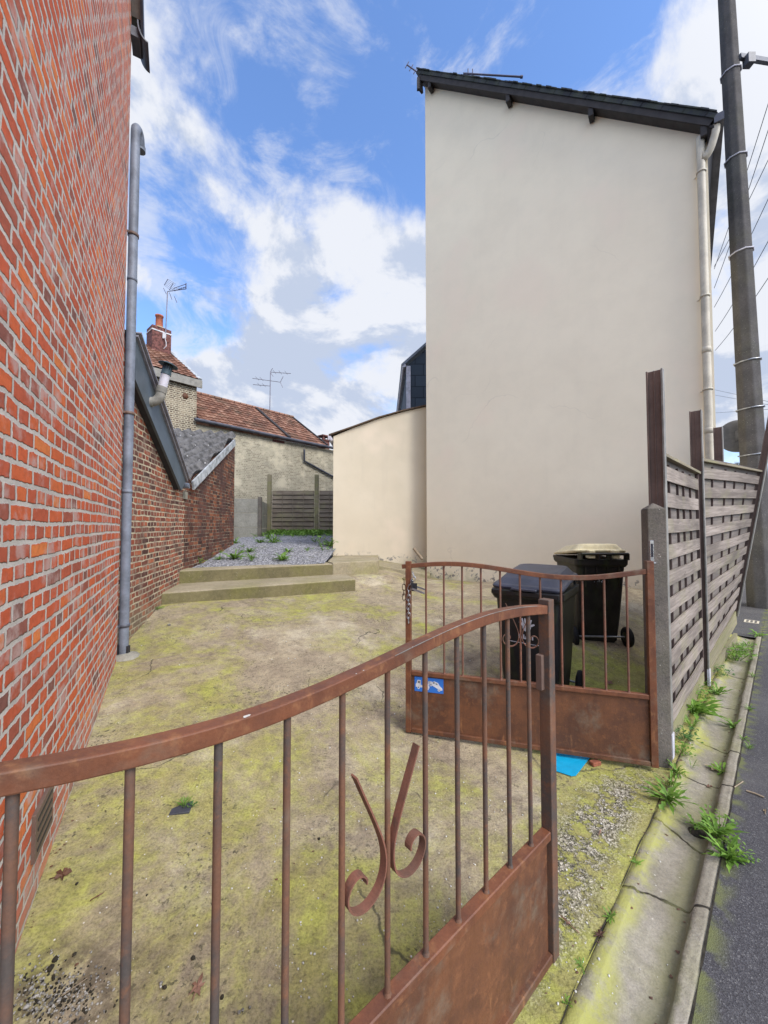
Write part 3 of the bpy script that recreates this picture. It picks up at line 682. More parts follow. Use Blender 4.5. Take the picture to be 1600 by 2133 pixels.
tile_roof(m,E(-5.2,-.12,EZ),E(.02,-.12,EZ),E(-5.2,3.15,RZ)); m.build('roof',MT['tile'],tb)
m=MB(); m.slab([E(.0,-.1,EZ+.08),E(.16,-.1,EZ+.08),E(.16,3.15,RZ+.08),E(.0,3.15,RZ+.08)],.06); m.build('verge_flashing',MT['lead'],tb)
m=MB(); m.obox((E(-5.2,-.14,EZ-.16)+E(.14,-.14,EZ-.16))/2,ed,en,(0,0,1),2.67,.03,.15); m.build('eaves_strip',MT['greypvc'],tb)
m=MB(); c=PV(386,825,E(0,0,0),E(1,0,0)); m.lathe(c-en*.0,[(.0,.02),(.11,.02),(.12,-.05)],16,-en); m.build('iron_wall_plate',MT['rustpanel'],tb)
cc=PV(331,710,E(0,2.9,0),E(1,2.9,0))
cx0=Vector((cc.x,cc.y,0)); m=MB(); m.obox(cx0+Vector((0,0,9.55)),ed,en,(0,0,1),.38,.34,.62); ch=m.build('chimney',MT['redbr'],tb)
m=MB(); m.lathe(cx0+Vector((0,0,10.15)),[(.33,0),(.26,.10),(.2,.13)],14); m.build('chimney_mortar',MT['step'],ch)
m=MB(); m.lathe(cx0+Vector((0,0,10.2))-ed*.0,[(.16,0),(.15,.05),(.14,.55),(.165,.56),(.165,.62),(.12,.62),(.12,.1)],16); m.build('chimney_pot',MT['pot'],ch)
m=MB(); z=9.98
cs=[cx0+ed*sx*.39+en*sy*.35+Vector((0,0,z)) for sx,sy in ((-1,-1),(1,-1),(1,1),(-1,1))]
for i in range(4): m.bar(cs[i],cs[(i+1)%4],.02,.05)
m.build('chimney_strap',MT['white'],ch)
# aerial on that chimney
mb=cx0-en*.42+ed*.12+Vector((0,0,9.8)); top=P(338,607,mb.y); top.x=mb.x+.05
ae=thing('tv_aerial',mb,'tall tv aerial with folded grid reflector on the chimney with the orange pot','aerial')
m=MB(); m.tube([mb,top],.022,8); m.build('mast',MT['mast'],ae)
m=MB()
r_=Vector((1,0,.06)).normalized(); upz=Vector((0,0,1))
b0=top; b1=b0+r_*.80+Vector((0,0,.06))
m.tube([b0,b1],.014,6); m.tube([b0+r_*.25+upz*.12,b1+upz*.22],.012,6); m.tube([b0+r_*.3,b1-upz*.0+upz*.10],.012,6); m.tube([b1,b1+upz*.26],.02,6)
for k in range(6): 
    q=b0.lerp(b1,.3+.13*k); m.tube([q-Vector((0,.14,0)),q+Vector((0,.14,0))+upz*.12],.008,5)
m.build('boom',MT['alu'],ae)
m=MB()
a0=b0+Vector((-.15,0,.28)); a1_=b0+Vector((.0,0,.55)); e1=b0+Vector((.08,0,.06)); e2=b0+Vector((.24,0,.38))
m.tube([a0,a1_],.012,6); m.tube([e1,e2],.012,6)
for k in range(6): m.tube([a0.lerp(a1_,k/5),e1.lerp(e2,k/5)+Vector((.12,0,-.06))],.006,5)
l0=b0+Vector((-.18,0,.15)); m.tube([l0,b0+Vector((-.05,0,-.12))],.012,6); m.tube([b0+Vector((.08,0,-.05)),b0+Vector((.2,0,-.36))],.012,6); m.tube([b0+Vector((.3,0,-.22)),b0+Vector((.42,0,-.50))],.012,6)
m.build('reflector',MT['alu'],ae)
m=MB(); m.obox(mb+Vector((-.02,-.05,.0)),(1,0,0),(0,1,0),(0,0,1),.06,.03,.12); m.tube([mb+Vector((0,-.05,-.1)),mb+Vector((.08,-.08,-.3)),mb+Vector((.1,-.1,-.48)),mb+Vector((.0,-.12,-.6))],.015,6); m.build('mast_bracket',MT['white'],ae)

lw=thing('long_tiled_house',E(3,0,0),'long low pale brick house with red tiled roof behind the back fence','house')
TE=9.5
m=MB(); m.prism(E(.0001,.06,0),E(TE,.06,0),[(0,0),(TE,0),(TE,LZ-.1),(0,LZ-.1)],.3); m.prism(E(TE,.3601,0),E(TE,4,0),[(0,0),(3.6,0),(3.6,LZ-.1),(0,LZ-.1)],.3); m.build('wall',MT['pale'],lw)
m=MB(); m.slab([E(0.01,-.06,LZ-.05),E(6.6,-.06,LZ-.05),E(6.6,3.0,LR-.06),E(0.01,3.0,LR-.06)],.08); tile_roof(m,E(0.17,-.06,LZ),E(6.6,-.06,LZ),E(.17,3.0,LR))
m.slab([E(0.01,3.01,LR-.06),E(6.6,3.01,LR-.06),E(6.6,6,LZ),E(0.01,6,LZ)],.08); m.build('roof',MT['tile'],lw)
m=MB()
for k in range(20):
    t=.1+k*.33; z=LR+.03+.03*mnoise.noise(Vector((k,0,0))); m.tube([E(t,3.0,z),E(t+.3,3.0,z+.02)],[.10,.085],8)
m.build('ridge_tiles',MT['tile'],lw)
m=MB(); m.bar(E(4.3,-.08,LZ+.10),E(4.3,3.0,LR+.09),.16,.05); m.bar(E(6.62,-.08,LZ+.08),E(6.62,3.05,LR+.08),.08,.08); m.build('verge_strip',MT['timber'],lw)
m=MB(); m.tube([E(-.12,-.13,LZ+.02),E(4,-.13,LZ-.02),E(TE,-.13,LZ-.04)],.07,10); gt=m.build('roof_gutter',MT['zincd'],lw)
j=PV(634,936,E(0,-.13,0),E(1,-.13,0)); k1=PV(634,960,E(0,-.02,0),E(1,-.02,0)); k2=PV(700,996,E(0,-.02,0),E(1,-.02,0))
m=MB(); m.tube([j,j+Vector((0,0,-.15)),k1,k1+(k2-k1)*.1,k2],.05,8); m.build('diagonal_downpipe',MT['zincd'],lw)
m=MB(); c=PV(674,935,E(0,1.6,0),E(1,1.6,0)); c=Vector((c.x,c.y,0)); m.obox(c+Vector((0,0,5.9)),ed,en,(0,0,1),.24,.24,.55); ch2=m.build('chimney',MT['redbr'],lw)
m=MB(); m.obox(c+Vector((0,0,6.46)),ed,en,(0,0,1),.28,.28,.04)
for sx in (-1,1):
    for sy in (-1,1): m.obox(c+ed*.2*sx+en*.2*sy+Vector((0,0,6.58)),ed,en,(0,0,1),.05,.05,.08)
m.obox(c+Vector((0,0,6.70)),ed,en,(0,0,1),.3,.3,.035); m.build('chimney_cowl',MT['redbr'],ch2)
m=MB(); 
for k in range(5): c=PV(570+k*5,918+k*.8,E(0,.06,0),E(1,.06,0)); m.obox(c-en*.01,ed,en,(0,0,1),.06,.012,.05)
m.build('missing_brick',MT['redbr'],lw)
# second aerial on the ridge
rb=PV(562,855,E(0,3,0),E(1,3,0)); 
ae=thing('tv_aerial',rb,'thin two-boom tv aerial standing on the long tiled roof ridge','aerial')
def ap(px,py): return P(px,py,rb.y)
m=MB(); m.tube([rb-Vector((0,0,.2)),ap(563.5,775)],.025,8); m.build('mast',MT['mast'],ae)
m=MB()
for a,b in (((563.5,775),(606,778)),((526,788),(584,796)),((527,801),(563,804)),((584,796),(590,784)),((584,796),(589,807)),((563,775),(569,784)),((563,775),(568,767))): m.tube([ap(*a),ap(*b)],.016,6)
for px,py in ((572,775.5),(584,776.5),(596,777),(536,789),(545,790),(540,802),(550,803)):
    c=ap(px,py); m.tube([c-Vector((0,.3,0)),c+Vector((0,.3,.03))],.009,5)
m.build('boom',MT['mast'],ae)

# ------------------------------------------------------------ back garden fences
cwp=[P(483,1094,12.9),P(541,1094,13.25)]
cf=thing('concrete_slab_fence',(cwp[0].x,cwp[0].y,1.2),'low grey concrete slab fence between the brick shed and the slatted back fence','fence')
a=Vector((cwp[0].x,cwp[0].y,0)); b=Vector((cwp[1].x,cwp[1].y,0)); dd=(b-a).normalized(); c=Vector((-4.74,15.6,0))
for k in range(3):
    z=1.05+.49*k
    m=MB(); m.obox((a+b)/2+Vector((0,0,z+.24)),dd,(-dd.y,dd.x,0),(0,0,1),(b-a).length/2-.06,.02,.237); m.build('slab_panel',MT['cwall'],cf,bevel=.006)
    d3=(c-b).normalized(); m=MB(); m.obox((c+b)/2+Vector((0,0,z+.20)),d3,(-d3.y,d3.x,0),(0,0,1),(b-c).length/2-.06,.02,.237); m.build('slab_panel',MT['cwall'],cf,bevel=.006)
for q in (a,b):
    m=MB(); m.box(q.x-.06,q.x+.06,q.y-.06,q.y+.06,1.0,2.58); m.build('post',MT['post'],cf,bevel=.01)
bf=thing('back_fence',(-3.5,15.5,1.2),'brown horizontal slat fence with tall posts at the far end of the gravel','fence')
for px in (561,659.5,756):
    q=P(px,1094,15.5); m=MB(); m.box(q.x-.075,q.x+.075,15.40,15.55,1.1,P(px,989,15.5).z); m.build('post',MT['woodg'],bf,bevel=.01)
for x0,x1 in ((567,654),(665,751)):
    X0=P(x0,1094,15.5).x; X1=P(x1,1094,15.5).x; m=MB()
    for k in range(10):
        z=1.23+.178*k; m.obox(((X0+X1)/2,15.47+random.uniform(-.004,.004),z+.075),(1,0,0),(0,1,-.22),(0,.22,1),(X1-X0)/2,.012,.078)
    pn=m.build('slat_panel',MT['woodb'],bf)
    m=MB(); m.box(X0,X1,15.5,15.53,1.15,3.0); m.build('rear_boards',MT['batten'],pn)
    m=MB()
    for f in (.25,.5,.75): m.box(X0+(X1-X0)*f-.012,X0+(X1-X0)*f+.012,15.425,15.435,1.25,2.95)
    m.build('batten',MT['woodb'],pn)

# ------------------------------------------------------------ rendered house (right)
HL=Vector((.968,8.7,0)); HR=Vector((4.88,5.6,0)); hd=(HR-HL).normalized(); hn=Vector((hd.y,-hd.x,0)); LH=(HR-HL).length   # hn towards viewer?
if hn.y>0: hn=-hn
rh_=thing('rendered_house',(HL.x,HL.y,.4),'tall windowless cream rendered house end with dark slate roof and cream downpipe','house')
def huz(px,py,off=0):
    a=HL+hn*off; b=HR+hn*off; p=PV(px,py,a,b); return ((p-a).dot(hd),p.z)
tL=huz(884,180); tR=huz(1492,286)
slp=(tR[1]-tL[1])/(tR[0]-tL[0])
zl=tL[1]-slp*tL[0]; zr=zl+slp*LH
m=MB(); 
m.prism(HL,HR,[(0,-.3),(LH,-.3),(LH,zr),(0,zl)],.3)
m.prism(HL-hn*8,HL-hn*.3001,[(0,-.3),(7.69,-.3),(7.69,zl),(0,zl)],.3)
m.prism(HR-hn*.3001,HR-hn*8,[(0,-.3),(7.69,-.3),(7.69,zr),(0,zr)],.3)
m.build('wall',MT['render'],rh_)
def hp(u,off,z): return HL+hd*u+hn*off+Vector((0,0,z))
rz=lambda u: zl+slp*u
m=MB(); o_=.2
m.slab([hp(-.08,o_,rz(-.08)+.22),hp(LH+.12,o_,rz(LH+.12)+.22),hp(LH+.12,-8,rz(LH+.12)+.22),hp(-.08,-8,rz(-.08)+.22)],.07)
rough=[]
rf=m.build('roof',MT['slate'],rh_)
m=MB(); 
for k in range(60):
    u=-.05+k*(LH+.2)/60; m.obox(hp(u,o_-.02+random.uniform(-.01,.02),rz(u)+.235),hd+Vector((0,0,slp)),hn,(0,0,1),.062,.03,.010+.004*random.random())
m.build('verge_slates',MT['slate'],rf)
m=MB(); m.bar(hp(-.06,o_-.03,rz(-.06)+.08),hp(LH+.06,o_-.03,rz(LH+.06)+.10),.025,.14); m.bar(hp(-.06,.08,rz(-.06)+.02),hp(LH+.1,.08,rz(LH+.1)+.02),.17,.03); m.build('verge_board',MT['timber'],rh_)
m=MB(); m.bar(hp(-.06,.2,zl+.05),hp(-.06,.2,zl-.22),.06,.06); m.bar(hp(-.04,.1,zl-.2),hp(-.04,.15,zl+.1),.05,.1); m.build('verge_bracket',MT['timber'],rh_)
for px,py in ((897,184),(1060,208),(1232,240),(1466,280)):
    u,z=huz(px,py,.1); m=MB(); m.obox(hp(u,.09,rz(u)-.06),hd,hn,(0,0,1),.04,.08,.085); m.build('purlin_end',MT['timber'],rh_,bevel=.01)
m=MB(); zz=rz(LH)+.0
m.obox(hp(LH+.13,-3.9,zz+.04),hn,hd,(0,0,1),4.1,.055,.06); m.build('eaves_gutter',MT['zincd'],rh_)
m=MB(); m.add([hp(LH,.02,zz-.30),hp(LH+.09,.16,zz-.02),hp(LH,.16,zz+.0),hp(LH,-7.9,zz-.30),hp(LH+.09,-7.9,zz-.02),hp(LH,-7.9,zz)],[(0,1,2),(0,3,4,1),(1,4,5,2),(3,5,4)]); m.build('soffit',MT['timber'],rh_)
# downpipe
def hpx(px,py,off):
    p=PV(px,py,HL+hn*off,HR+hn*off); return p
m=MB(); b1=hpx(1489,262,.12); b2=hpx(1485,285,.12); b3=hpx(1470,302,.08); b4=hpx(1462,318,.08); b5=hpx(1460,335,.08)
dx=hpx(1468,600,.08); ub=(dx-HL).dot(hd)
pts=[hp(LH+.10,.12,zz-.0),hp(LH+.09,.12,zz-.10),hp(ub+.10,.09,zz-.32),hp(ub+.01,.08,zz-.42),hp(ub,.08,zz-.52),hp(ub,.08,.35)]
sm=[]
for i in range(len(pts)-1):
    for k in range(4):
        if i in(0,len(pts)-2) and k: continue
        a=pts[max(i-1,0)];b=pts[i];c=pts[i+1];e=pts[min(i+2,len(pts)-1)];t=k/4
        sm.append(.5*((2*b)+(c-a)*t+(2*a-5*b+4*c-e)*t*t+(3*b-a-3*c+e)*t**3))
sm.append(pts[-1]); m.tube(sm,.05,14); dpp=m.build('downpipe',MT['offw'],rh_)
for zc in (zz-.58,5.0,3.6,2.45,1.6):
    m=MB(); m.lathe(hp(ub,.08,zc),[(.052,-.012),(.062,-.012),(.062,.012),(.052,.012)],16); m.bar(hp(ub,.08,zc),hp(ub-.08,.0,zc),.012,.012); m.build('pipe_clip',MT['offw'],dpp)
for zc in (4.2,3.0): 
    m=MB(); m.lathe(hp(ub,.08,zc),[(.051,-.05),(.056,-.05),(.056,.02),(.051,.03)],16); m.build('pipe_joint',MT['offw'],dpp)
# roof aerials
a0=P(848,135,9.2); a1_=P(876,155,9.0)
ae=thing('tv_aerial',a1_,'short toothed aerial poking out at the top left corner of the cream house roof','aerial')
m=MB(); m.tube([a0,a1_,a1_+Vector((.5,.4,-.3))],.016,6)
for k,(px,py) in enumerate(((841,137),(853,143),(863,150),(872,158))):
    c=a0.lerp(a1_,k/3.2); m.tube([c+Vector((-.045,0,-.08)),c+Vector((.045,0,.08))],.011,5)
m.build('boom',MT['alu'],ae)
b0=P(966,153,8.7); b1=P(1087,160,7.9)
ae=thing('tv_aerial',b0,'long thin aerial lying low over the slate roof edge of the cream house','aerial')
m=MB(); m.tube([b0,b1],.018,6); m.tube([b1-Vector((.03,0,0)),b1+Vector((.02,0,0))],.03,6)
for k in range(7):
    c=b0+(b1-b0)*(.0+.028*k)+Vector((0,0,-.03)); m.tube([c-Vector((0,0,.15)),c+Vector((0,0,.05+.1*(k in(3,6))))],.013,5)
m.tube([b0+Vector((.1,0,-.4)),b0+Vector((.1,0,0))],.02,6); m.build('boom',MT['alu'],ae)

# ------------------------------------------------------------ annex
AL=Vector((-1.18,8.9,0)); AR=Vector((1.35,9.15,0)); ad=(AR-AL).normalized(); LA=(AR-AL).length
an=thing('annex',(AL.x,AL.y,.8),'low cream rendered annex with thin sloping roof beside the tall house end','annex')
def auz(px,py):
    p=PV(px,py,AL,AR); return ((p-AL).dot(ad),p.z)
pl=[auz(694,909),auz(735,892),auz(790,872),auz(840,858),auz(889,847)]; zc=pl[-1][1]+(LA-pl[-1][0])*.33
m=MB(); m.prism(AL,AR,[(0,.3),(LA,.3),(LA,zc)]+[pl[k] for k in (4,3,2,1)]+[(0,pl[0][1])],.2)
m.prism(Vector((-1.18,13,0)),AL+Vector((0,.2001,0)),[(0,.3),(3.9,.3),(3.9,pl[0][1]),(0,pl[0][1])],.2); m.build('wall',MT['render2'],an)
m=MB(); 
for i in range(4):
    a=AL+ad*(pl[i][0]-(.09 if i==0 else 0)); b=AL+ad*pl[i+1][0]; f=Vector((0,-.07,0)); bk=Vector((0,4,0))
    za=pl[i][1]+.012; zb=pl[i+1][1]+.012
    m.slab([a+f+Vector((0,0,za)),b+f+Vector((0,0,zb)),b+bk+Vector((0,0,zb)),a+bk+Vector((0,0,za))],-.025)
a=AL+ad*pl[4][0]; m.slab([a-Vector((0,.07,0))+Vector((0,0,pl[4][1]+.012)),AR-Vector((0,.07,0))+Vector((0,0,zc+.012)),AR+Vector((0,4,zc+.012)),a+Vector((0,4,pl[4][1]+.012))],-.025)
m.build('roof',MT['manh'],an)
m=MB(); q=P(688,914,8.75); m.tube([q,q+Vector((0,4,0))],.05,10); m.box(q.x-.05,q.x+.02,8.72,8.76,q.z-.03,q.z+.06); m.build('roof_gutter',MT['flue'],an)
m=MB(); m.tube([P(862,1142,8.85),P(880,1165,8.7)],.035,6); tag(m.build('wood_offcut',MT['twig']),'pale length of wood leaning at the foot of the low cream annex wall','offcut')

# slate clad house behind
sx0=P(848,1094,14).x
sl_=thing('slate_clad_house',(sx0,14,0),'dark slate-clad house rising behind the low annex','house')
m=MB(); z0_=P(848,763,14).z; 
m.prism((sx0,14),(sx0+6,14),[(0,0),(6,0),(6,z0_),(3,z0_+2.7),(0,z0_)],.3); m.prism((sx0,20),(sx0,14.3001),[(0,0),(5.7,0),(5.7,z0_),(0,z0_)],.3); m.build('wall',MT['slatewall'],sl_)
m=MB(); m.slab([(sx0-.15,13.88,z0_-.02),(sx0-.15,20,z0_-.02),(sx0+3,20,z0_+2.8),(sx0+3,13.88,z0_+2.8)],-.08); m.slab([(sx0+6.1,13.88,z0_-.02),(sx0+6.1,20,z0_-.02),(sx0+3,20,z0_+2.8),(sx0+3,13.88,z0_+2.8)],-.08); m.build('roof',MT['zinc'],sl_)
m=MB(); m.box(sx0-.02,sx0+.14,13.96,14.0,0,z0_); m.tube([(sx0-.1,13.9,z0_),(sx0-.1,20,z0_)],.07,8); m.build('corner_trim',MT['flue'],sl_)

# ------------------------------------------------------------ steps, slab, cover
def blk(poly, z0, z1, wob=0):
    m=MB(); n=len(poly); v=[(x,y,z0) for x,y in poly]+[(x,y,z1) for x,y in poly]
    m.add(v,[tuple(range(n,2*n))]+[(i,(i+1)%n,(i+1)%n+n,i+n) for i in range(n)]); return m
st=thing('garden_steps',(-1.7,5.9,.4),'two wide shallow mossy concrete steps leading up to the gravel','steps')
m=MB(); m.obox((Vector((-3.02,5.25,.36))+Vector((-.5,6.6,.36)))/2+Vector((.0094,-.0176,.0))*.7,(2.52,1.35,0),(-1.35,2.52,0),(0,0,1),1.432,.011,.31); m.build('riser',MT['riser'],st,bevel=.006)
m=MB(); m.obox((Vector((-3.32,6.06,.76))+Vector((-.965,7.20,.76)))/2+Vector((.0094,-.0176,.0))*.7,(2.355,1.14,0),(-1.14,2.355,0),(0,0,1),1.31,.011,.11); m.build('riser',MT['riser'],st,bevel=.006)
m=blk([(-3.02,5.25),(-.5,6.6),(-.78,7.55),(-.9,7.5),(-3.35,6.35),(-3.30,6.0)],.1,.685); m.build('step',MT['step'],st,bevel=.012,bseg=2)
m=blk([(-3.32,6.06),(-.965,7.20),(-1.12,7.52),(-3.5,6.40)],.6,.885); m.build('step',MT['step'],st,bevel=.012,bseg=2)
m=blk([(-.96,7.20),(-.13,7.66),(-.10,7.74),(-.14,9),(-1.17,9),(-1.10,7.5)],.66,.905); tag(m.build('concrete_slab',MT['step'],bevel=.02,bseg=2),'thick mossy concrete slab against the foot of the low annex','slab')
m=MB(); m.add([(-.14,8.2,.3),(1.0,8.35,.2),(1.1,9.2,.2),(-.14,9.0,.3),(-.14,8.2,.76),(1.0,8.35,.53),(1.1,9.2,.58),(-.14,9.0,.80)],[(4,5,6,7),(0,1,5,4),(1,2,6,5),(2,3,7,6),(3,0,4,7)])
tag(m.build('plinth_ledge',MT['step'],bevel=.02,bseg=2),'low mossy concrete ledge in the corner between annex and tall house','ledge')
# rough broken ramp around the cover
us=list(np.linspace(0,1,40)); 
def rmp(u,v):
    a=Vector((-.62,6.62)).lerp(Vector((.55,7.35)),u); b=Vector((-.8,7.7)).lerp(Vector((.35,8.5)),u); p=a.lerp(b,v)
    k=min(1,v/.25)*min(1,(1-u)/.35); z=yard_z(p.x,p.y)*(1-k)+.66*k
    return (p.x,p.y,z+.012*k*mnoise.noise(Vector((p.x*9,p.y*9,0)))+.004-(.02 if v==0 or u==1 else 0))
tag(grid_mesh(us,us,rmp).build('rough_concrete_patch',MT['yard'],origin=(-.1,7.4,.5)),'rough broken concrete patch beside the right end of the steps','patch')
q=G(752,1186,lambda x,y:.67); m=MB(); m.lathe((q.x,q.y,.668),[(.27,-.02),(.27,.012),(.24,.012),(.24,.016),(.0,.016)],28); tag(m.build('manhole_cover',MT['manh']),'round brown cover set in the ground by the mossy slab','manhole cover')

# ------------------------------------------------------------ gates
ZT_T=[x*1.05 for x in (0,.25,.45,.65,.867,1.0,1.136,1.275,1.42,1.53)]; ZT_Z=[1.6-(1.6-z)*1.05 for z in (1.315,1.338,1.335,1.315,1.280,1.272,1.272,1.281,1.302,1.325)]
def zt(t):
    i=max(0,min(len(ZT_T)-2,next((k for k in range(len(ZT_T)-1) if t<=ZT_T[k+1]),len(ZT_T)-2)))
    return _sp(t)
_cs=np.polyfit(ZT_T,ZT_Z,5)
def _sp(t): return float(np.polyval(_cs,t))
def gate(base, dirv, sp, label, mirror=1, near=True):
    """base: free end; dirv: towards the hinge"""
    F=Vector((base[0],base[1],0)); D=Vector((dirv[0],dirv[1],0)).normalized(); Nn=Vector((D.y,-D.x,0))
    if Nn.y>0: Nn=-Nn                       # towards the street
    W=sp*12
    g=thing('metal_gate_leaf',F,label,'gate','rusty metal gate leaves')
    def Q(t,z,o=0): return F+D*t+Nn*o+Vector((0,0,z))
    for t,zt_ in ((0,_sp(0)+.022),(W,_sp(W)+.05)):
        m=MB(); m.obox(Q(t,(.03+zt_)/2),D,Nn,(0,0,1),.021,.021,(zt_-.03)/2); s=m.build('stile',MT['rustbar'] if near and t==0 else MT['rust'],g,bevel=.003,bseg=2)
        if t==0 and near:
            for zz_ in (.62,.78,.93,.48):
                m=MB(); m.lathe(Q(-.0215,zz_,.0),[(.0028,0),(.0028,.001),(0,.0012)],8,-D); m.build('rivet_hole',MT['darkm'],s)
    n=48; vs=[]
    m=MB(); pts=[Q(.02+(W-.04)*k/n,_sp(.02+(W-.04)*k/n)-.016) for k in range(n+1)]
    if not near: pts=[Q(-.05,_sp(0)-.02)]+pts
    m.ribbon(pts,Nn,.034,.032); m.build('top_rail',MT['rust'],g,bevel=.003,bseg=2)
    m=MB(); m.obox(Q(W/2,.475),D,Nn,(0,0,1),W/2-.022,.018,.0155); m.build('middle_rail',MT['rust'],g,bevel=.003)
    m=MB(); m.obox(Q(W/2,.048),D,Nn,(0,0,1),W/2-.022,.018,.0155); m.build('bottom_rail',MT['rustpanel'],g,bevel=.003)
    m=MB(); m.obox(Q(W/2,.261),D,Nn,(0,0,1),W/2-.024,.002,.198); pn=m.build('panel',MT['rustpanel'],g)
    for k in range(1,12):
        t=sp*k; m=MB(); m.tube([Q(t,.488),Q(t,_sp(t)-.034)],.0074,10)
        m.lathe(Q(t,.4905),[(.0105,0),(.009,.004),(.0074,.008)],8); m.build('bar',MT['rustbar'] if near else MT['scroll'],g)
    sc=[(.094,1.062),(.075,1.02),(.045,.955),(.022,.90),(.012,.86),(.013,.825),(.024,.798),(.045,.780),(.070,.774),(.094,.782),(.110,.800),(.115,.822),(.108,.842),(.092,.853),(.076,.850),(.066,.838),(.066,.828)]
    sm=[]
    for i in range(len(sc)-1):
        a=sc[max(i-1,0)];b=sc[i];c=sc[i+1];e=sc[min(i+2,len(sc)-1)]
        for q in range(3):
            t=q/3; sm.append(tuple(.5*(2*b[w]+(c[w]-a[w])*t+(2*a[w]-5*b[w]+4*c[w]-e[w])*t*t+(3*b[w]-a[w]-3*c[w]+e[w])*t**3) for w in (0,1)))
    sm.append(sc[-1]); t6=sp*6
    for sg in (-1,1):
        m=MB(); m.ribbon([Q(t6+sg*x*1.05,1.6-(1.6-z)*1.05) for x,z in sm],Nn,.022,.004); m.build('scroll',MT['scroll'],g)
    return g,Q,W,pn,Nn,D
gN,QN,WN,pnN,NnN,DN=gate((.611,1.459),(-.1003,-.0849),.1316,'nearest rusty gate leaf swinging across the foreground with long curved top rail',near=True)
# lock box on the near leaf
m=MB(); lb=QN(.045,.88); m.obox(QN(.029,1.055,-.012),DN,NnN,(0,0,1),.010,.012,.064); m.build('lock_box',MT['steel'],gN,bevel=.002)
for t,w,o in ((1.140,.0042,.014),(.875,.0016,.016),(.895,.0014,.016),(.72,.0012,.017)):
    c=QN(t,_sp(t)+.0004,o); n=11; rr=random.Random(int(t*100)); V=[c]
    for k in range(n):
        a=2*PI*k/n; q=w*rr.uniform(.7,1.3); V.append(c+DN*q*1.7*math.cos(a)+NnN*q*math.sin(a))
    m=MB(); m.add(V,[(0,1+k,1+(k+1)%n) for k in range(n)]); m.build('paint_chip',MT['chip'],gN)
m=MB()
for k in range(40):
    t0_=.10+k*.017; w=.0008+.0008*abs(mnoise.noise(Vector((k*.9,0,0))))
    if True:
        a=QN(t0_,_sp(t0_)-.0003,.0178); b=QN(t0_+.017,_sp(t0_+.017)-.0003,.0178); m.tube([a,b],w,5,caps=False)
m.build('pale_edge',MT['steell'],gN)  # thin pale line along the front edge of the top rail
FH=Vector((1.762,2.562,0)); FB=Vector((.19,2.989,0))
gF,QF,WF,pnF,NnF,DF=gate((FB.x,FB.y),(FH-FB)[:2],(FH-FB).length/12,'farther rusty gate leaf standing open in front of the wheelie bins with blue sign',near=False)
# blue towing sign on far leaf
s0=PV(864,1409,FB,FH); s1=PV(924,1443,FB,FH)
t0=(s0-FB).dot(DF); t1=(s1-FB).dot(DF); zc_=.395; hs=.054
m=MB(); m.obox(QF((t0+t1)/2,zc_,.004),DF,NnF,(0,0,1),(t1-t0)/2,.0015,hs); sg=m.build('tow_sign',MT['blue'],gF)
def glyph(polys, mat, name, par, Qf, t0, z0, s, off):
    m=MB()
    for poly in polys:
        n=len(poly); f=[Qf(t0+x*s,z0+y*s,off) for x,y in poly]; b=[Qf(t0+x*s,z0+y*s,off-.0006) for x,y in poly]
        m.add(f+b,[tuple(range(n)),tuple(reversed(range(n,2*n)))]+[(i,(i+1)%n,(i+1)%n+n,i+n) for i in range(n)])
    return m.build(name,mat,par)
def circ(x,y,r,n=12): return [(x+r*math.cos(2*PI*k/n),y+r*math.sin(2*PI*k/n)) for k in range(n)]
truck=[[(-.46,-.10),(-.46,.0),(-.43,.02),(-.40,.14),(-.29,.14),(-.28,.13),(-.28,-.02),(.02,-.03),(.02,-.11)],circ(-.36,-.12,.045),circ(-.05,-.13,.045),
       [(-.06,-.03),(.02,.14),(.05,.13),(-.01,-.03)],
       [(-.02,.13),(.06,.14),(.14,.12),(.19,.15),(.32,.10),(.37,.01),(.46,-.07),(.47,-.13),(.41,-.15),(.05,.03),(-.03,.07)],circ(.07,.015,.045),circ(.35,-.135,.045)]
glyph(truck,MT['sticker'],'pictogram',sg,QF,(t0+t1)/2,zc_,(t1-t0),.0062)
glyph([[(-.385,.04),(-.37,.11),(-.345,.11),(-.345,.04)],[(-.33,.04),(-.33,.11),(-.305,.11),(-.305,.04)],[(.13,.085),(.17,.115),(.21,.10),(.18,.07)],[(.23,.065),(.24,.09),(.30,.065),(.29,.035)],circ(-.36,-.12,.018,8),circ(-.05,-.13,.018,8),circ(.07,.015,.018,8),circ(.35,-.135,.018,8)],MT['blk'],'pictogram_detail',sg,QF,(t0+t1)/2,zc_,(t1-t0),.0069)
# drop latch on far leaf
m=MB(); m.obox(QF(.035,1.155,.03),DF,NnF,(0,0,1),.004,.018,.032); m.obox(QF(.05,1.128,.02),DF,NnF,(0,0,1),.02,.004,.03); m.build('latch_plate',MT['darkm'],gF)
m=MB(); m.bar(QF(.03,1.12,.035),QF(.13,1.085,.035),.006,.014); m.bar(QF(.03,1.135,-.02),QF(.13,1.105,-.02),.006,.012); m.build('latch_strap',MT['galv'],gF)
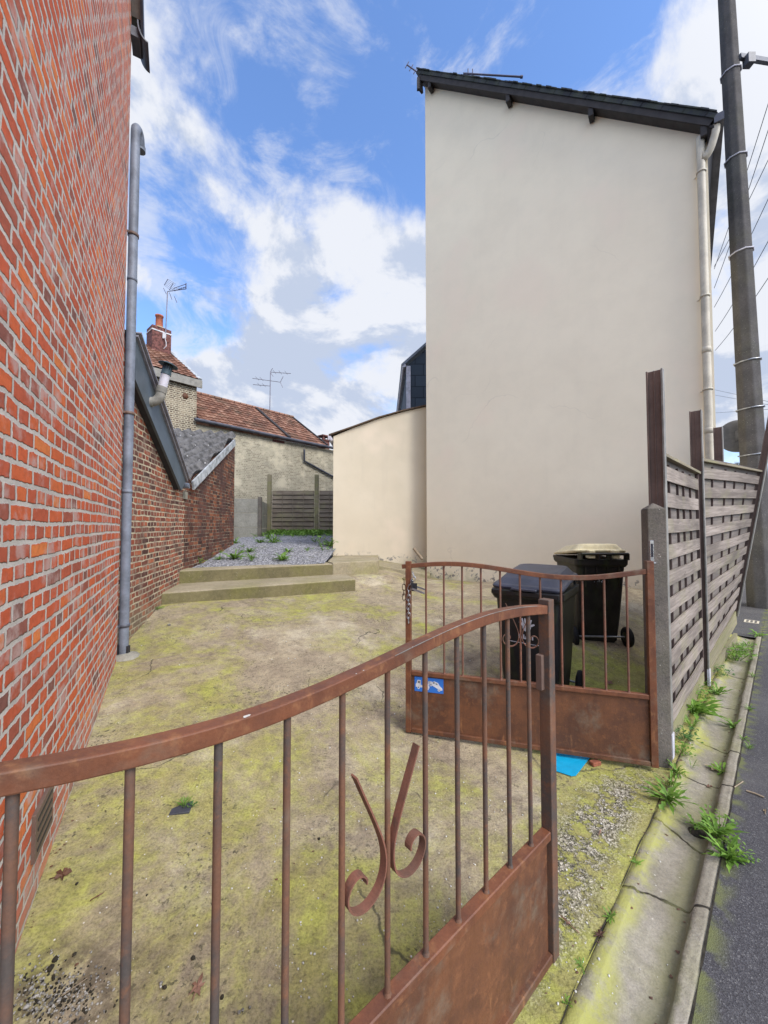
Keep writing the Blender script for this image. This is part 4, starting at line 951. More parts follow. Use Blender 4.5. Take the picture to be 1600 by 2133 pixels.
# chain hanging on the free stile
def link(m, c, ax, side, L=.026, w=.008, r=.0023):
    ax=ax.normalized(); side=(side-ax*side.dot(ax)).normalized(); pts=[]
    for k in range(12):
        a=2*PI*k/12; e=L/2-w; pts.append(c+side*w*math.cos(a)+ax*(w*math.sin(a)+(e if math.sin(a)>0 else -e)))
    m.tube(pts,r,6,closed=True)
ch=thing('chain',QF(0,1.2,.03),'galvanised chain hung round the free stile of the farther gate leaf','chain')
path=[QF(.035,1.245,.02),QF(.05,1.20,.03),QF(.02,1.15,.035),QF(.008,1.10,.034),QF(.006,1.03,.033),QF(.006,.93,.033),QF(.006,.86,.033)]
segs=[];
for i in range(len(path)-1):
    Lg=(path[i+1]-path[i]).length; n=max(1,round(Lg/.036))
    for k in range(n): segs.append((path[i].lerp(path[i+1],(k+.5)/n),(path[i+1]-path[i])))
for i,(c,ax) in enumerate(segs):
    m=MB(); link(m,c,ax,DF if i%2 else NnF,.050,.0125,.0030); m.build('chain_link',MT['galv'],ch)
for i,(c,ax) in enumerate([(QF(-.035,1.16,0),Vector((0,0,1))),(QF(-.037,1.12,0),Vector((0,0,1))),(QF(-.038,1.08,0),Vector((0,0,1))),(QF(-.036,1.045,0),Vector((0,0,1))),(QF(-.022,1.185,.0),DF)]):
    m=MB(); link(m,c,ax,(DF if i%2 else NnF)+DF*.3+Vector((0,0,.01 if i<4 else 1)),.050,.0125,.0028); m.build('chain_link',MT['rustbar'],ch)
# hinge post near, out of frame
hpz=QN(WN+.07,0); m=MB(); m.obox(hpz+Vector((0,0,.8)),DN,NnN,(0,0,1),.035,.06,.85)
tag(m.build('gate_post',MT['post'],bevel=.008),'concrete gate post beside the red brick wall corner','gate post')

# concrete gate post by the fence
sd=Vector((S2[0],S2[1],0)); nd=Vector((N2[0],N2[1],0))
pc=P(1364,1094,2.62)+Vector((.012,.03,0)); pc.z=0
gp=thing('gate_post',pc,'square concrete gate post with pointed top holding a steel keeper plate','gate post')
fx=Vector((.97,-.24,0)).normalized(); fy=Vector((.24,.97,0)).normalized()
zt_=P(1365,1060,2.6).z; hw=.056
m=MB(); m.obox(pc+Vector((0,0,zt_/2-.1)),fx,fy,(0,0,1),hw,hw,zt_/2+.1)
tp=[pc+fx*a*hw+fy*b*hw+Vector((0,0,zt_+.0005)) for a,b in ((-1,-1),(1,-1),(1,1),(-1,1))]; m.add(tp+[pc+Vector((0,0,zt_+.045))],[(0,1,4),(1,2,4),(2,3,4),(3,0,4)])
m.build('shaft',MT['post'],gp,bevel=.006,bseg=2)
kq=PV(1358,1150,pc-fy*hw,pc-fy*hw+fx); m=MB(); m.obox(kq,fx,fy,(0,0,1),.012,.004,.078); m.obox(kq+Vector((0,0,-.072))-fy*.01,fx,fy,(0,0,1),.018,.012,.006); kp=m.build('keeper_plate',MT['chrome'],gp,bevel=.002)
m=MB(); m.obox(kq-fy*.0045+Vector((0,0,.012)),fx,fy,(0,0,1),.006,.001,.045); m.build('keeper_slot',MT['blk'],kp)

# ------------------------------------------------------------ street fence
p1=P(1372,1094,2.74); p2=P(1456,1094,3.93); p3=P(1502,1094,5.35)
fn=thing('woven_fence',(p2.x,p2.y,0),'weathered grey woven panel fence between tall metal posts along the gutter','fence')
fd=(p2-p1); fd.z=0; fd.normalize(); fnn=Vector((fd.y,-fd.x,0))
def hpost(p, z0, z1, lean=None, par=fn, w=.045, ax=None, ay=None, top=None):
    ax=ax or fd; ay=ay or fnn
    up=Vector((0,0,1)) if top is None else (top-p).normalized()
    Lh=(z1-z0) if top is None else (top-p).length
    c=Vector((p.x,p.y,(z0+z1)/2)) if top is None else (p+top)/2
    m=MB()
    m.obox(c,ax,ay,up,.004,w*.9,Lh/2); m.obox(c-ay*w,ax,ay,up,w*.62,.005,Lh/2)
    m.obox(c-ax*w*.60-ay*w*.35,ax,ay,up,.003,w*.3,Lh/2) if False else None
    m.obox(c-ay*w*.1,ax,ay,up,w*.22,.004,Lh/2)
    q=m.build('post',MT['steel'],par,bevel=.001)
    m=MB(); m.obox(c+ay*w,ax,ay,up,w*.62,.006,Lh/2); m.build('post_face',MT['steell'],q,bevel=.001)
    return q
zt1=P(1360,768,2.70).z; zt2=P(1455,856,3.93).z; zt3=P(1500,890,5.35).z
for p,zt4 in ((p1,zt1),(p2,zt2),(p3,zt3)):
    q=hpost(p,-.02,zt4); 
    if p is not p3:
        m=MB(); m.obox(Vector((p.x,p.y,.075))+fnn*.045,fd,fnn,(0,0,1),.032,.010,.09); m.build('post_sleeve',MT['flue'],q)
def panel(a0,b0,zt_a,zt_b,za,zb,topoff=Vector((0,0,0)),nf=None,par=fn,nrow=10,lab=None,top_a=None,top_b=None):
    """woven panel between bottom points a0,b0 and top points"""
    A0=Vector((a0.x,a0.y,za)); B0=Vector((b0.x,b0.y,zb)); A1=top_a or Vector((a0.x,a0.y,zt_a)); B1=top_b or Vector((b0.x,b0.y,zt_b))
    def Q(u,v,o=0):
        p=A0.lerp(B0,u).lerp(A1.lerp(B1,u),v); return p+nf*o
    m=MB()
    dh=1/nrow
    def board(m,u0,u1,vc,hv,o,th,ben=0):
        n=7; V=[];F=[];U=[]; off=random.random()*40; b=random.uniform(-1,1)*.0035; c1=random.uniform(-.003,.003)
        for i in range(n+1):
            u=u0+(u1-u0)*i/n; w=math.sin(PI*(u-u0)/(u1-u0)*4)*ben
            dv=b*math.sin(PI*i/n)+c1*(i/n-.5)
            for s1,s2 in ((-1,1),(1,1),(1,-1),(-1,-1)):
                V.append(Q(u,vc+dv+s1*hv,o+w+s2*th/2))
        Lh=(B0-A0).length
        for i in range(n):
            for k in range(4):
                F.append((i*4+k,(i+1)*4+k,(i+1)*4+(k+1)%4,i*4+(k+1)%4))
                x0=Lh*i/n+off; x1=Lh*(i+1)/n+off; y0=k*.11+off*.37
                U.append([(x0,y0),(x1,y0),(x1,y0+.11),(x0,y0+.11)])
        F += [(3,2,1,0),tuple(n*4+k for k in range(4))]; U += [[(0,0),(0,.1),(.02,.1),(.02,0)]]*2
        m.add(V,F,U)
    for k in range(nrow):
        board(m,.03,.97,(k+.5)*dh-.006,dh*.275,.012+random.uniform(-.003,.003),.012,.0025)
    m.build('front_boards',MT['wood'],par)
    m=MB()
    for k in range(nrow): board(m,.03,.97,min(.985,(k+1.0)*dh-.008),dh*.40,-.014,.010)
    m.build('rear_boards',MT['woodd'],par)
    for u in (.20,.40,.56,.76):
        m=MB(); m.bar(Q(u,0.0,-.001),Q(u,.985,-.001),.018,.016,nf); m.build('batten',MT['batten'],par)
    for u in (.012,.988):
        m=MB(); m.bar(Q(u,-.0,0),Q(u,1.,0),.045,.03,nf); m.build('side_rail',MT['batten'],par)
    m=MB(); m.bar(Q(.0,1.008,0.0),Q(1,1.008,0.0),.026,.055,nf) if False else m.bar(Q(.0,1.008,0.0),Q(1,1.008,0.0),.07,.022); m.build('cap_rail',MT['woodcap'],par)
ta=P(1391,948,2.72).z; tb_=P(1462,988,3.87).z
a0=p1+fd*.05; b0=p2-fd*.05
panel(a0,b0,ta,tb_,.13,.15,nf=fnn)
m=MB(); m.bar(Vector((a0.x,a0.y,.07)),Vector((b0.x,b0.y,.07)),.03,.15); m.build('gravel_board',MT['woodg'],fn)
# second panel, pulled out towards the street with its leaning post
b_top=P(1583,985,4.92); b_bot=P(1531,1268,5.12)
a2=p2+fd*.05; 
lp=thing('leaning_fence_panel',(b_bot.x,b_bot.y,0),'woven fence panel pulled out of line with its end post leaning towards the road pole','fence panel')
nf2=Vector((b_bot.y-a2.y,-(b_bot.x-a2.x),0)).normalized()
tA=P(1470,962,3.98); tA=Vector((a2.x,a2.y,tA.z)); bA=P(1476,1330,3.98)
panel(Vector((a2.x,a2.y,0)),b_bot,0,0,.20,b_bot.z,nf=nf2,par=lp,top_a=tA,top_b=b_top)
lb_=P(1530,1283,5.12); lt=P(1612,850,4.78)
hpost(lb_,0,0,par=lp,w=.032,ax=(b_bot-a2).normalized(),ay=nf2,top=lt)
m=MB(); m.bar(Vector((a2.x,a2.y,.13)),Vector((b_bot.x,b_bot.y,b_bot.z-.11)),.03,.17); m.bar(Vector((a2.x,a2.y,.03)),Vector((b_bot.x,b_bot.y,.12)),.035,.12); m.build('gravel_board',MT['woodg'],lp)

# ------------------------------------------------------------ utility pole
pc=P(1581,1094,7.6); PBX,PBY=pc.x,pc.y
po=thing('utility_pole',(PBX,PBY,0),'tall tapering grey concrete utility pole with metal bands at the roadside','pole')
def pw(z): return .250-.0075*z
m=MB(); n=24; V=[];F=[]
for i in range(n+1):
    z=-.1+13*i/n; w=pw(z)
    for k in range(8):
        a=PI/8+k*PI/4; r=w/math.cos(PI/8)*(1 if k%2 else 1); c1=math.cos(a)*r; s1=math.sin(a)*r*.85
        V.append(Vector((PBX-.024*z,PBY,z))+sd*c1+nd*s1)
for i in range(n):
    for k in range(8): F.append((i*8+k,i*8+(k+1)%8,(i+1)*8+(k+1)%8,(i+1)*8+k))
F.append(tuple(range(n*8,n*8+8))); m.add(V,F); m.build('shaft',MT['pole'],po,bevel=.02,bseg=2)
for py in (130,313,513,745,845,943):
    z=P(1560,py,7.4).z; w=pw(z)*1.06/math.cos(PI/8)
    pts=[Vector((PBX-.024*z,PBY,z+.03*math.cos(k*PI/4)))+sd*math.cos(PI/8+k*PI/4)*w+nd*math.sin(PI/8+k*PI/4)*w*.87 for k in range(8)]
    m=MB(); m.tube(pts,.014,6,closed=True); m.build('steel_band',MT['galv'] if py>700 else MT['flue'],po)
z=P(1556,125,7.5).z; q=P(1556,118,7.45)
m=MB(); m.bar(q-Vector((.15,0,0)),q+Vector((1.3,.4,.32)),.07,.09); m.obox(q+Vector((.04,0,-.08)),(1,0,0),(0,1,0),(0,0,1),.07,.07,.1); m.build('lamp_arm',MT['lamp'],po)
dq=P(1538,908,7.95); m=MB(); ax_=Vector((.55,.84,0)).normalized(); m.lathe(dq,[(.0,-.03),(.26,-.03),(.33,-.01),(.34,.01),(.0,.02)],40,ax_)
m.obox(dq+Vector((-.05,-.12,0)),(1,0,0),(0,1,0),(0,0,1),.02,.12,.1)
tag(m.build('traffic_mirror',MT['disc']),'grey back of a round disc strapped to the concrete pole','mirror')
cab=[((1640,90),(1488,560)),((1640,150),(1488,600)),((1640,250),(1488,555)),((1640,330),(1488,640)),((1640,430),(1490,690)),((1640,520),(1490,730))]
for i,(a,b) in enumerate(cab):
    A_=P(*a,9.5); B_=P(*b,26); m=MB(); pts=[A_.lerp(B_,k/12)-Vector((0,0,.15*math.sin(PI*k/12))) for k in range(13)]; m.tube(pts,[.010+.008*k/12 for k in range(13)],5)
    tag(m.build('overhead_cable',MT['wire']),'thin dark overhead cable running behind the concrete pole','cable','overhead cables behind the pole')
for i,(a,b) in enumerate((((1490,812),(1640,845)),((1490,823),(1640,850)),((1490,860),(1640,850)))):
    A_=P(*a,40); B_=P(*b,22); m=MB(); m.tube([A_,B_],.014,5); tag(m.build('overhead_cable',MT['wire']),'faint low overhead cable crossing the sky gap beside the pole','cable','low cables far down the street')
# distant bare tree
tq=P(1512,1094,38); tr=thing('bare_tree',(tq.x,tq.y,0),'distant leafless tree showing between fence post and pole','tree')
rt=random.Random(5); m=MB(); m.tube([(tq.x,tq.y,0),(tq.x,tq.y,4)],[.2,.12],8); m.build('trunk',MT['bark'],tr)
m=MB()
def br(p,dv,l,r,dep):
    q=p+dv*l; m.tube([p,q],[r,r*.7],4,caps=False)
    if dep:
        for _ in range(3): br(q,(dv+Vector((rt.uniform(-.7,.7),rt.uniform(-.7,.7),rt.uniform(-.2,.5)))).normalized(),l*.72,r*.62,dep-1)
for _ in range(5): br(Vector((tq.x,tq.y,3.5)),Vector((rt.uniform(-.7,.7),rt.uniform(-.7,.7),1)).normalized(),1.5,.08,5)
m.build('crown',MT['bark'],tr)

# ------------------------------------------------------------ wheelie bins
def rrect(hx,hy,r,n=4):
    o=[]
    for cx_,cy_,a0 in ((hx-r,hy-r,0),(-hx+r,hy-r,PI/2),(-hx+r,-hy+r,PI),(hx-r,-hy+r,1.5*PI)):
        for k in range(n+1):
            a=a0+k/n*PI/2; o.append((cx_+r*math.cos(a),cy_+r*math.sin(a)))
    return o
def loft(m, rings, cap=True):
    n=len(rings[0]); V=[v for r in rings for v in r]; F=[]
    for i in range(len(rings)-1):
        for k in range(n): F.append((i*n+k,i*n+(k+1)%n,(i+1)*n+(k+1)%n,(i+1)*n+k))
    if cap: F+= [tuple(reversed(range(n))),tuple(range((len(rings)-1)*n,len(rings)*n))]
    m.add(V,F,None,False)
def bin_(c, wdir, label, bm, lm, W=.58, D=.70, HB=.98):
    """c: centre on the ground; wdir: width direction (viewer right when looking at the front); front = -y local"""
    X=Vector((wdir[0],wdir[1],0)).normalized(); Y=Vector((-X.y,X.x,0)); Z=Vector((0,0,1)); C_=Vector(c)
    t=thing('wheelie_bin',C_,label,'bin','wheelie bins in the yard')
    def T(x,y,z): return C_+X*x+Y*y+Z*z
    m=MB(); rings=[]
    for z,wx,y0,y1,r in ((.03,.20,-.24,.20,.05),(.06,.215,-.265,.22,.05),(.30,.235,-.285,.25,.05),(.62,.25,-.305,.285,.05),(.88,.262,-.32,.31,.05),(.93,.264,-.325,.315,.05)):
        rings.append([T(x,(y0+y1)/2+y,z) for x,y in rrect(wx,(y1-y0)/2,r)])
    loft(m,rings); m.build('body',bm,t,bevel=.004)
    m=MB(); rings=[]
    for z,a in ((.90,.010),(.93,.026),(.985,.028),(.985,.012)): rings.append([T(x,-.01+y,z) for x,y in rrect(.262+a,.325+a,.05)])
    loft(m,rings); m.obox(T(0,-.372,.965),X,Y,Z,.27,.02,.018); m.build('rim',bm,t,bevel=.004)
    m=MB(); rings=[]
    for z,sx,sy0,sy1,r in ((.990,.286,-.352,.30,.06),(1.010,.290,-.358,.31,.06),(1.022,.280,-.345,.305,.06),(1.028,.262,-.32,.29,.06),(1.060,.235,-.25,.28,.07),(1.085,.215,-.17,.27,.07),(1.092,.18,-.1,.24,.06)):
        rings.append([T(x,(sy0+sy1)/2+y,z+.11*((sy0+sy1)/2+y+.35)) for x,y in rrect(sx,(sy1-sy0)/2,r)])
    loft(m,rings)
    ld=m.build('lid',lm,t,bevel=.003)
    m=MB(); m.obox(T(0,-.378,1.00),X,Y,Z,.10,.025,.009); m.build('lid_grip',lm,ld,bevel=.003)
    for x in (-.13,.13):
        m=MB(); m.obox(T(x,.335,1.045),X,Y,Z,.035,.045,.045); m.build('hinge',lm,t,bevel=.006)
    m=MB(); m.tube([T(-.25,.385,1.05),T(.25,.385,1.05)],.016,10)
    for x in (-.25,-.06,.06,.25): m.obox(T(x,.35,1.02),X,Y,Z,.009,.045,.035)
    m.build('handle',bm,t)
    m=MB()
    for x in (-.18,-.06,.06,.18): m.obox(T(x,.322,.80),X,Y,Z,.006,.010,.12)
    m.build('rib',bm,t)
    m=MB(); m.tube([T(-.30,.255,.115),T(.30,.255,.115)],.011,8); m.build('axle',MT['galv'],t)
    for x in (-.292,.292):
        m=MB(); m.lathe(T(x,.255,.115),[(.03,-.026),(.085,-.026),(.108,-.018),(.112,0),(.108,.018),(.085,.026),(.03,.026),(.0,.028)],26,X); m.lathe(T(x,.255,.115),[(.0,-.027),(.03,-.026)],26,X); w=m.build('wheel',MT['tyre'],t)
        m=MB(); m.lathe(T(x,.255,.115),[(.0,-.03),(.05,-.028),(.055,-.025)],18,X); m.lathe(T(x,.255,.115),[(.055,.025),(.05,.028),(.0,.03)],18,X); m.build('hub',MT['binbr'],w)
    return t,T,X,Y
# bin 1 front faces the street gate
w1=Vector((.80,-.60,0)); FR=Vector((1.385,2.98,0)); c1=FR-w1*.30+Vector((.60,.80,0))*.37
b1,T1,X1,Y1=bin_((c1.x,c1.y,.075),w1,'black wheelie bin with blue grey lid and white hand logo behind the far gate',MT['binb'],MT['binlid'])
# logo: hand print and letter row on the front
def logo(T,y,par,z0,sc_,name,polys):
    m=MB()
    for poly in polys:
        n=len(poly); sl_=.075
        f=[T(x*sc_,y-(z0+z*sc_-.5)*.066,z0+z*sc_) for x,z in poly]; b=[p+Y1*.002 for p in f]
        m.add(f+b,[tuple(range(n)),tuple(reversed(range(n,2*n)))]+[(i,(i+1)%n,(i+1)%n+n,i+n) for i in range(n)])
    return m.build(name,MT['sticker'],par)
hand=[circ(0,-.15,.26,14),[(-.24,-.1),(-.48,.14),(-.41,.22),(-.14,.02)],[(.22,-.12),(.50,.05),(.46,.14),(.14,.03)]]
for k,(x,t_) in enumerate(((-.2,-.06),(-.07,-.02),(.08,.03),(.2,.09))): hand.append([(x-.045,.02),(x-.045+t_,.40-.03*abs(k-1)),(x+t_,.46-.03*abs(k-1)),(x+.045+t_,.40-.03*abs(k-1)),(x+.045,.02)])
bz=-.3; 
logo(T1,-.3035,b1,.70,.13,'hand_logo',hand)
let=[]
x=-.5
for wds in ('b','a','d','i'):
    let.append([(x,-.9),(x,-.62),(x+.07,-.62),(x+.07,-.9)]); 
    if wds!='i':
        let.append([(x+.075,-.9),(x+.075,-.83),(x+.2,-.83),(x+.2,-.9)]); let.append([(x+.14,-.829),(x+.14,-.72),(x+.2,-.72),(x+.2,-.829)])
        x+=.27
    else: x+=.12
logo(T1,-.3035,b1,.70,.13,'logo_lettering',let)
m=MB(); f=lambda x,z:T1(x,-.3040-(z-.5)*.066,z); m.add([f(-.16,.545),f(.16,.545),f(.16,.55),f(-.16,.55)],[(0,1,2,3)]); m.build('logo_line',MT['sticker'],b1)
# bin 2 rear faces the camera
b2,T2,X2,Y2=bin_((2.45,4.62,.235),(-1,.06),'dark brown wheelie bin with faded yellow lid seen from its wheel side',MT['binbr'],MT['biny'])
m=MB(); q=[T2(x,y,1.0985+.11*(y+.35)) for x,y in ((-.10,-.05),(.13,-.05),(.13,.12),(-.10,.12))]
m.slab(q,.002)
tag_=m.build('lid_sticker',MT['sticker'],b2)
m=MB()
for k in range(4):
    c=T2(-.05+.04*k,.02+.02*(k%2),1.146); m.obox(c,X2,Y2,(0,0,1),.012,.006,.0006)
m.build('sticker_print',MT['zincd'],tag_)
m=MB(); rr=random.Random(9)
for k in range(16): m.obox(T2(rr.uniform(-.03,.09),.2995,.76+rr.uniform(-.03,.03)),X2,Y2,(0,0,1),rr.uniform(.002,.008),.001,rr.uniform(.002,.006))
m.build('scratched_marking',MT['sticker'],b2)

# ------------------------------------------------------------ small things on the ground
def flat_poly(name, pts, z, th, mat, label, cat, wob=0, grp=None):
    m=MB(); n=len(pts); cx_=sum(p[0] for p in pts)/n; cy_=sum(p[1] for p in pts)/n
    def zz(p): return gz(p[0],p[1])+z+wob*mnoise.noise(Vector((p[0]*30,p[1]*30,1)))
    t=[(p[0],p[1],zz(p)+th) for p in pts]; b=[(p[0],p[1],zz(p)) for p in pts]; c=(cx_,cy_,zz((cx_,cy_))+th); c2=(cx_,cy_,zz((cx_,cy_)))
    m.add(t+b+[c,c2],[(i,(i+1)%n,2*n) for i in range(n)]+[((i+1)%n+n,i+n,2*n+1) for i in range(n)]+[(i+n,(i+1)%n+n,(i+1)%n,i) for i in range(n)])
    return tag(m.build(name,mat),label,cat,grp)
fp_=[G(1150,1568),G(1232,1577),G(1200,1618),G(1190,1619),G(1140,1602)]
fo=flat_poly('plastic_folder',[(p.x,p.y) for p in fp_],.006,.004,MT['folder'],'bright blue plastic sleeve lying on the ground under the far gate','folder',.004)
q=G(1240,1593); m=MB(); m.obox(q+Vector((0,0,.012)),(.9,.3,0),(-.3,.9,0),(0,0,1),.035,.02,.013); tag(m.build('brick_fragment',MT['brickbit'],bevel=.004),'small orange brick fragment beside the blue plastic sleeve','brick')
def maple(px,py,r,rot,mat,label,cat='leaf',grp='dead leaves on the ground',curl=.012,lob=5,f=gz):
    c=G(px,py,f); V=[c+Vector((0,0,curl*.2+.004))]; n=lob*4; rr=random.Random(int(px*7+py))
    for k in range(n):
        a=rot+2*PI*k/n; ph=k%4
        rad=r*(1.0 if ph==0 else .62 if ph in(1,3) else .42)*(.85+.3*rr.random())*(1-.25*abs(math.sin(a-rot)/1) if lob>3 else (1 if abs(math.cos(a-rot))>.9 else .28))
        z=f(c.x+rad*math.cos(a),c.y+rad*math.sin(a))+.003+curl*rr.random()
        V.append(Vector((c.x+rad*math.cos(a),c.y+rad*math.sin(a),z)))
    m=MB(); m.add(V,[(0,1+k,1+(k+1)%n) for k in range(n)]); st=c+Vector((math.cos(rot+PI)*r*1.1,math.sin(rot+PI)*r*1.1,.006)); m.tube([c+Vector((0,0,.006)),st],.0012,5)
    o=m.build('dead_leaf',mat); s=o.modifiers.new('s','SOLIDIFY'); s.thickness=.0008
    return tag(o,label,cat,grp)
maple(130,1826,.040,.4,MT['leafb'],'dark brown curled dead leaf at the foot of the red brick wall',curl=.02)
maple(412,2058,.036,1.6,MT['leafp'],'pale reddish maple leaf lying between two gate bars near the pebbles')
maple(205,1868,.026,.9,MT['leafb'],'small narrow brown leaf near the curled leaf by the brick wall',lob=3,curl=.004)
maple(1183,1926,.042,2.2,MT['leafp'],'folded narrow pink brown leaf near the lower end of the near gate',lob=3)
maple(1250,1950,.026,.2,MT['leafb'],'small brown leaf in the seam between yard and gutter')
maple(1268,1422,.055,.5,MT['leafp'],'brown dead leaf on bright moss between the two wheelie bins')
maple(1487,1603,.045,2.4,MT['leafy'],'pale tan leaf in the gutter by a weed')
maple(1478,1640,.020,.3,MT['leafp'],'tiny reddish leaf in the gutter bottom')
maple(1594,1691,.030,.8,MT['leafy'],'pale leaf on the dark asphalt at the right edge',lob=3)
maple(1250,1735,.028,.8,MT['leafp'],'brown leaf lying on the broken concrete strip',lob=3)
for (a,b,r,lab) in (((1555,1650),(1592,1664),.005,'short thick pale twig on the asphalt'),((1530,1642),(1548,1630),.003,'thin forked twig at the kerb edge'),((128,2078),(182,2040),.0015,'thin pale stem in the pebble pile by the brick wall'),((772,1610),(790,1600),.0012,'very thin dry stem lying on the mossy concrete')):
    A_=G(*a); B_=G(*b); m=MB(); m.tube([A_+Vector((0,0,r+.003)),A_.lerp(B_,.5)+Vector((.003,0,r+.005)),B_+Vector((0,0,r+.003))],r,6); tag(m.build('twig',MT['twig']),lab,'twig','twigs on the ground')
def stone(m,c,r,rg):
    V=[];n1=6
    for i in range(4):
        ph=(i/3-.5)*PI*.9
        for k in range(n1):
            a=2*PI*k/n1; q=r*(.75+.5*rg.random()); V.append(c+Vector((math.cos(a)*math.cos(ph)*q,math.sin(a)*math.cos(ph)*q,math.sin(ph)*q*.65+r*.4)))
    F=[(i*n1+k,i*n1+(k+1)%n1,(i+1)*n1+(k+1)%n1,(i+1)*n1+k) for i in range(3) for k in range(n1)]+[tuple(reversed(range(n1))),tuple(range(3*n1,4*n1))]
    m.add(V,F,None,True)
rg=random.Random(11); m=MB(); m2=MB(); m3=MB()
for k in range(620):
    px=115+rg.gauss(0,52); py=2072+rg.gauss(0,36)
    if py>2300 or px<-100: continue
    c=G(px,py)
    if c.x<-.559-.5375*c.y+.01: continue
    stone(m if rg.random()<.62 else m3,c,rg.uniform(.0016,.0052),rg)
for px,py,r in ((105,2093,.008),(65,2060,.007),(55,2100,.009),(60,1990,.006),(335,2050,.007),(505,2105,.006),(520,2100,.005),(90,2040,.006),(498,2110,.006),(200,2015,.005)): stone(m,G(px,py),r,rg)
for px,py,r in ((665,1748,.008),(402,1998,.008),(343,2058,.008),(463,2078,.007),(160,1842,.007),(155,1990,.007),(306,1865,.005),(220,1690,.004),(105,2020,.012),(115,2000,.010)): stone(m3,G(px,py),r,rg)
tag(m.build('pebbles',MT['stone'],origin=(0,0,0)),kind='stuff'); tag(m3.build('dirt_crumbs',MT['soil'],origin=(0,0,0)),kind='stuff')
for k in range(620):
    if k<330: px=rg.uniform(560,1300); py=rg.uniform(1300,2100)
    else: px=rg.uniform(200,1500); py=rg.uniform(1260,2133)
    c=G(px,py); s_,n_=sn(c.x,c.y)
    if c.x<-.5-.5375*c.y: continue
    stone(m2,c,rg.choice((.0012,.0018,.0022,.0035))*(1+c.y*.25),rg)
tag(m2.build('stone_chips',MT['chip'],origin=(0,0,0)),kind='stuff')
q=G(352,1303); m=MB(); stone(m,q,.022,rg); tag(m.build('stone',MT['stone']),'small pinkish stone alone on the concrete near the steps','stone')
q=P(574,1116,14.2); m=MB(); m.tube([P(558,1121,14.0)+Vector((0,0,.02)),P(574,1114,14.3)+Vector((0,0,.02))],.05,12); tag(m.build('plastic_pipe',MT['white']),'short white plastic pipe lying at the foot of the back fence','pipe')
m=MB(); rl=random.Random(77)
def frag(c,r):
    n=rl.choice((4,5,6)); a0=rl.random()*6; tl=rl.uniform(-.4,.4); V=[c+Vector((0,0,r*.25+.002))]
    for k in range(n):
        a=a0+2*PI*k/n; q=r*rl.uniform(.5,1.2)*(1 if k%2 else .7); V.append(c+Vector((q*math.cos(a),q*math.sin(a)*.7,.002+max(0,q*tl*math.cos(a)))))
    m.add(V,[(0,1+k,1+(k+1)%n) for k in range(n)])
for k in range(330):
    t=rl.random()
    if t<.35: s1=rl.uniform(-.2,5.5); n1_=-.50+rl.gauss(0,.03); x,y=xy(s1,n1_)
    elif t<.5: s1=rl.uniform(-.2,6.5); n1_=-.275+abs(rl.gauss(0,.02))*-1; x,y=xy(s1,n1_)
    elif t<.62: y=rl.uniform(.6,3.7); x=-.559-.5375*y+abs(rl.gauss(0,.05))+.01
    else: y=rl.uniform(1.0,6.2); x=rl.uniform(-.5-.52*y,.9)
    frag(Vector((x,y,gz(x,y))),rl.uniform(.003,.010)*(1+.12*y))
tag(m.build('leaf_litter',MT['leafb'],origin=(0,0,0)),kind='stuff')
# square hole with a weed tuft
c=G(378,1683); m=MB(); a_=Vector((.95,.2,0)).normalized(); b_=Vector((-.2,.95,0)).normalized()
m.obox(c+Vector((0,0,-.004)),a_,b_,(0,0,1),.05,.042,.007)
hole=tag(m.build('ground_socket',MT['zincd'],bevel=.002),'small dark square ground socket with weeds growing in it','socket')
# drain grate at far end of gutter
c=G(1566,1299); m=MB(); m.obox(c+Vector((0,0,.03)),sd,nd,(0,0,1),.12,.09,.006); gr_=m.build('drain_grate',MT['offw']); tag(gr_,'small pale square drain grate at the far end of the gutter','grate')
m=MB()
for i in range(4):
    for j in range(3): m.obox(c+sd*(-.075+.05*i)+nd*(-.05+.05*j)+Vector((0,0,.0368)),sd,nd,(0,0,1),.016,.014,.0006)
m.build('grate_slot',MT['blk'],gr_)

# ------------------------------------------------------------ weeds
def leaf_strip(m, base, dirv, L, w, rise, droop, teeth=0, rg=random):
    """one blade: base point, horizontal direction"""
    D_=Vector(dirv).normalized(); S_=Vector((-D_.y,D_.x,0)); n=7 if teeth else 4; V=[];F=[]
    tw=rg.uniform(-.5,.5)
    for i in range(n+1):
        t=i/n; c=base+D_*(L*t*math.cos(rise*(1-t*.4)))+Vector((0,0,L*(math.sin(rise)*t-droop*t*t)))
        ww=w*(math.sin(PI*min(1,.08+t*.92))**.7)*(.35+.8*t if t<.7 else 1.) if i<n else w*.03
        if teeth and 0<i<n: ww*=(1.25 if i%2 else .55)
        V += [c-S_*ww+Vector((0,0,ww*.35+ww*tw)),c+Vector((0,0,0)),c+S_*ww+Vector((0,0,ww*.35-ww*tw))]
    for i in range(n): F += [(i*3,i*3+1,i*3+4,i*3+3),(i*3+1,i*3+2,i*3+5,i*3+4)]
    m.add(V,F,None,True)
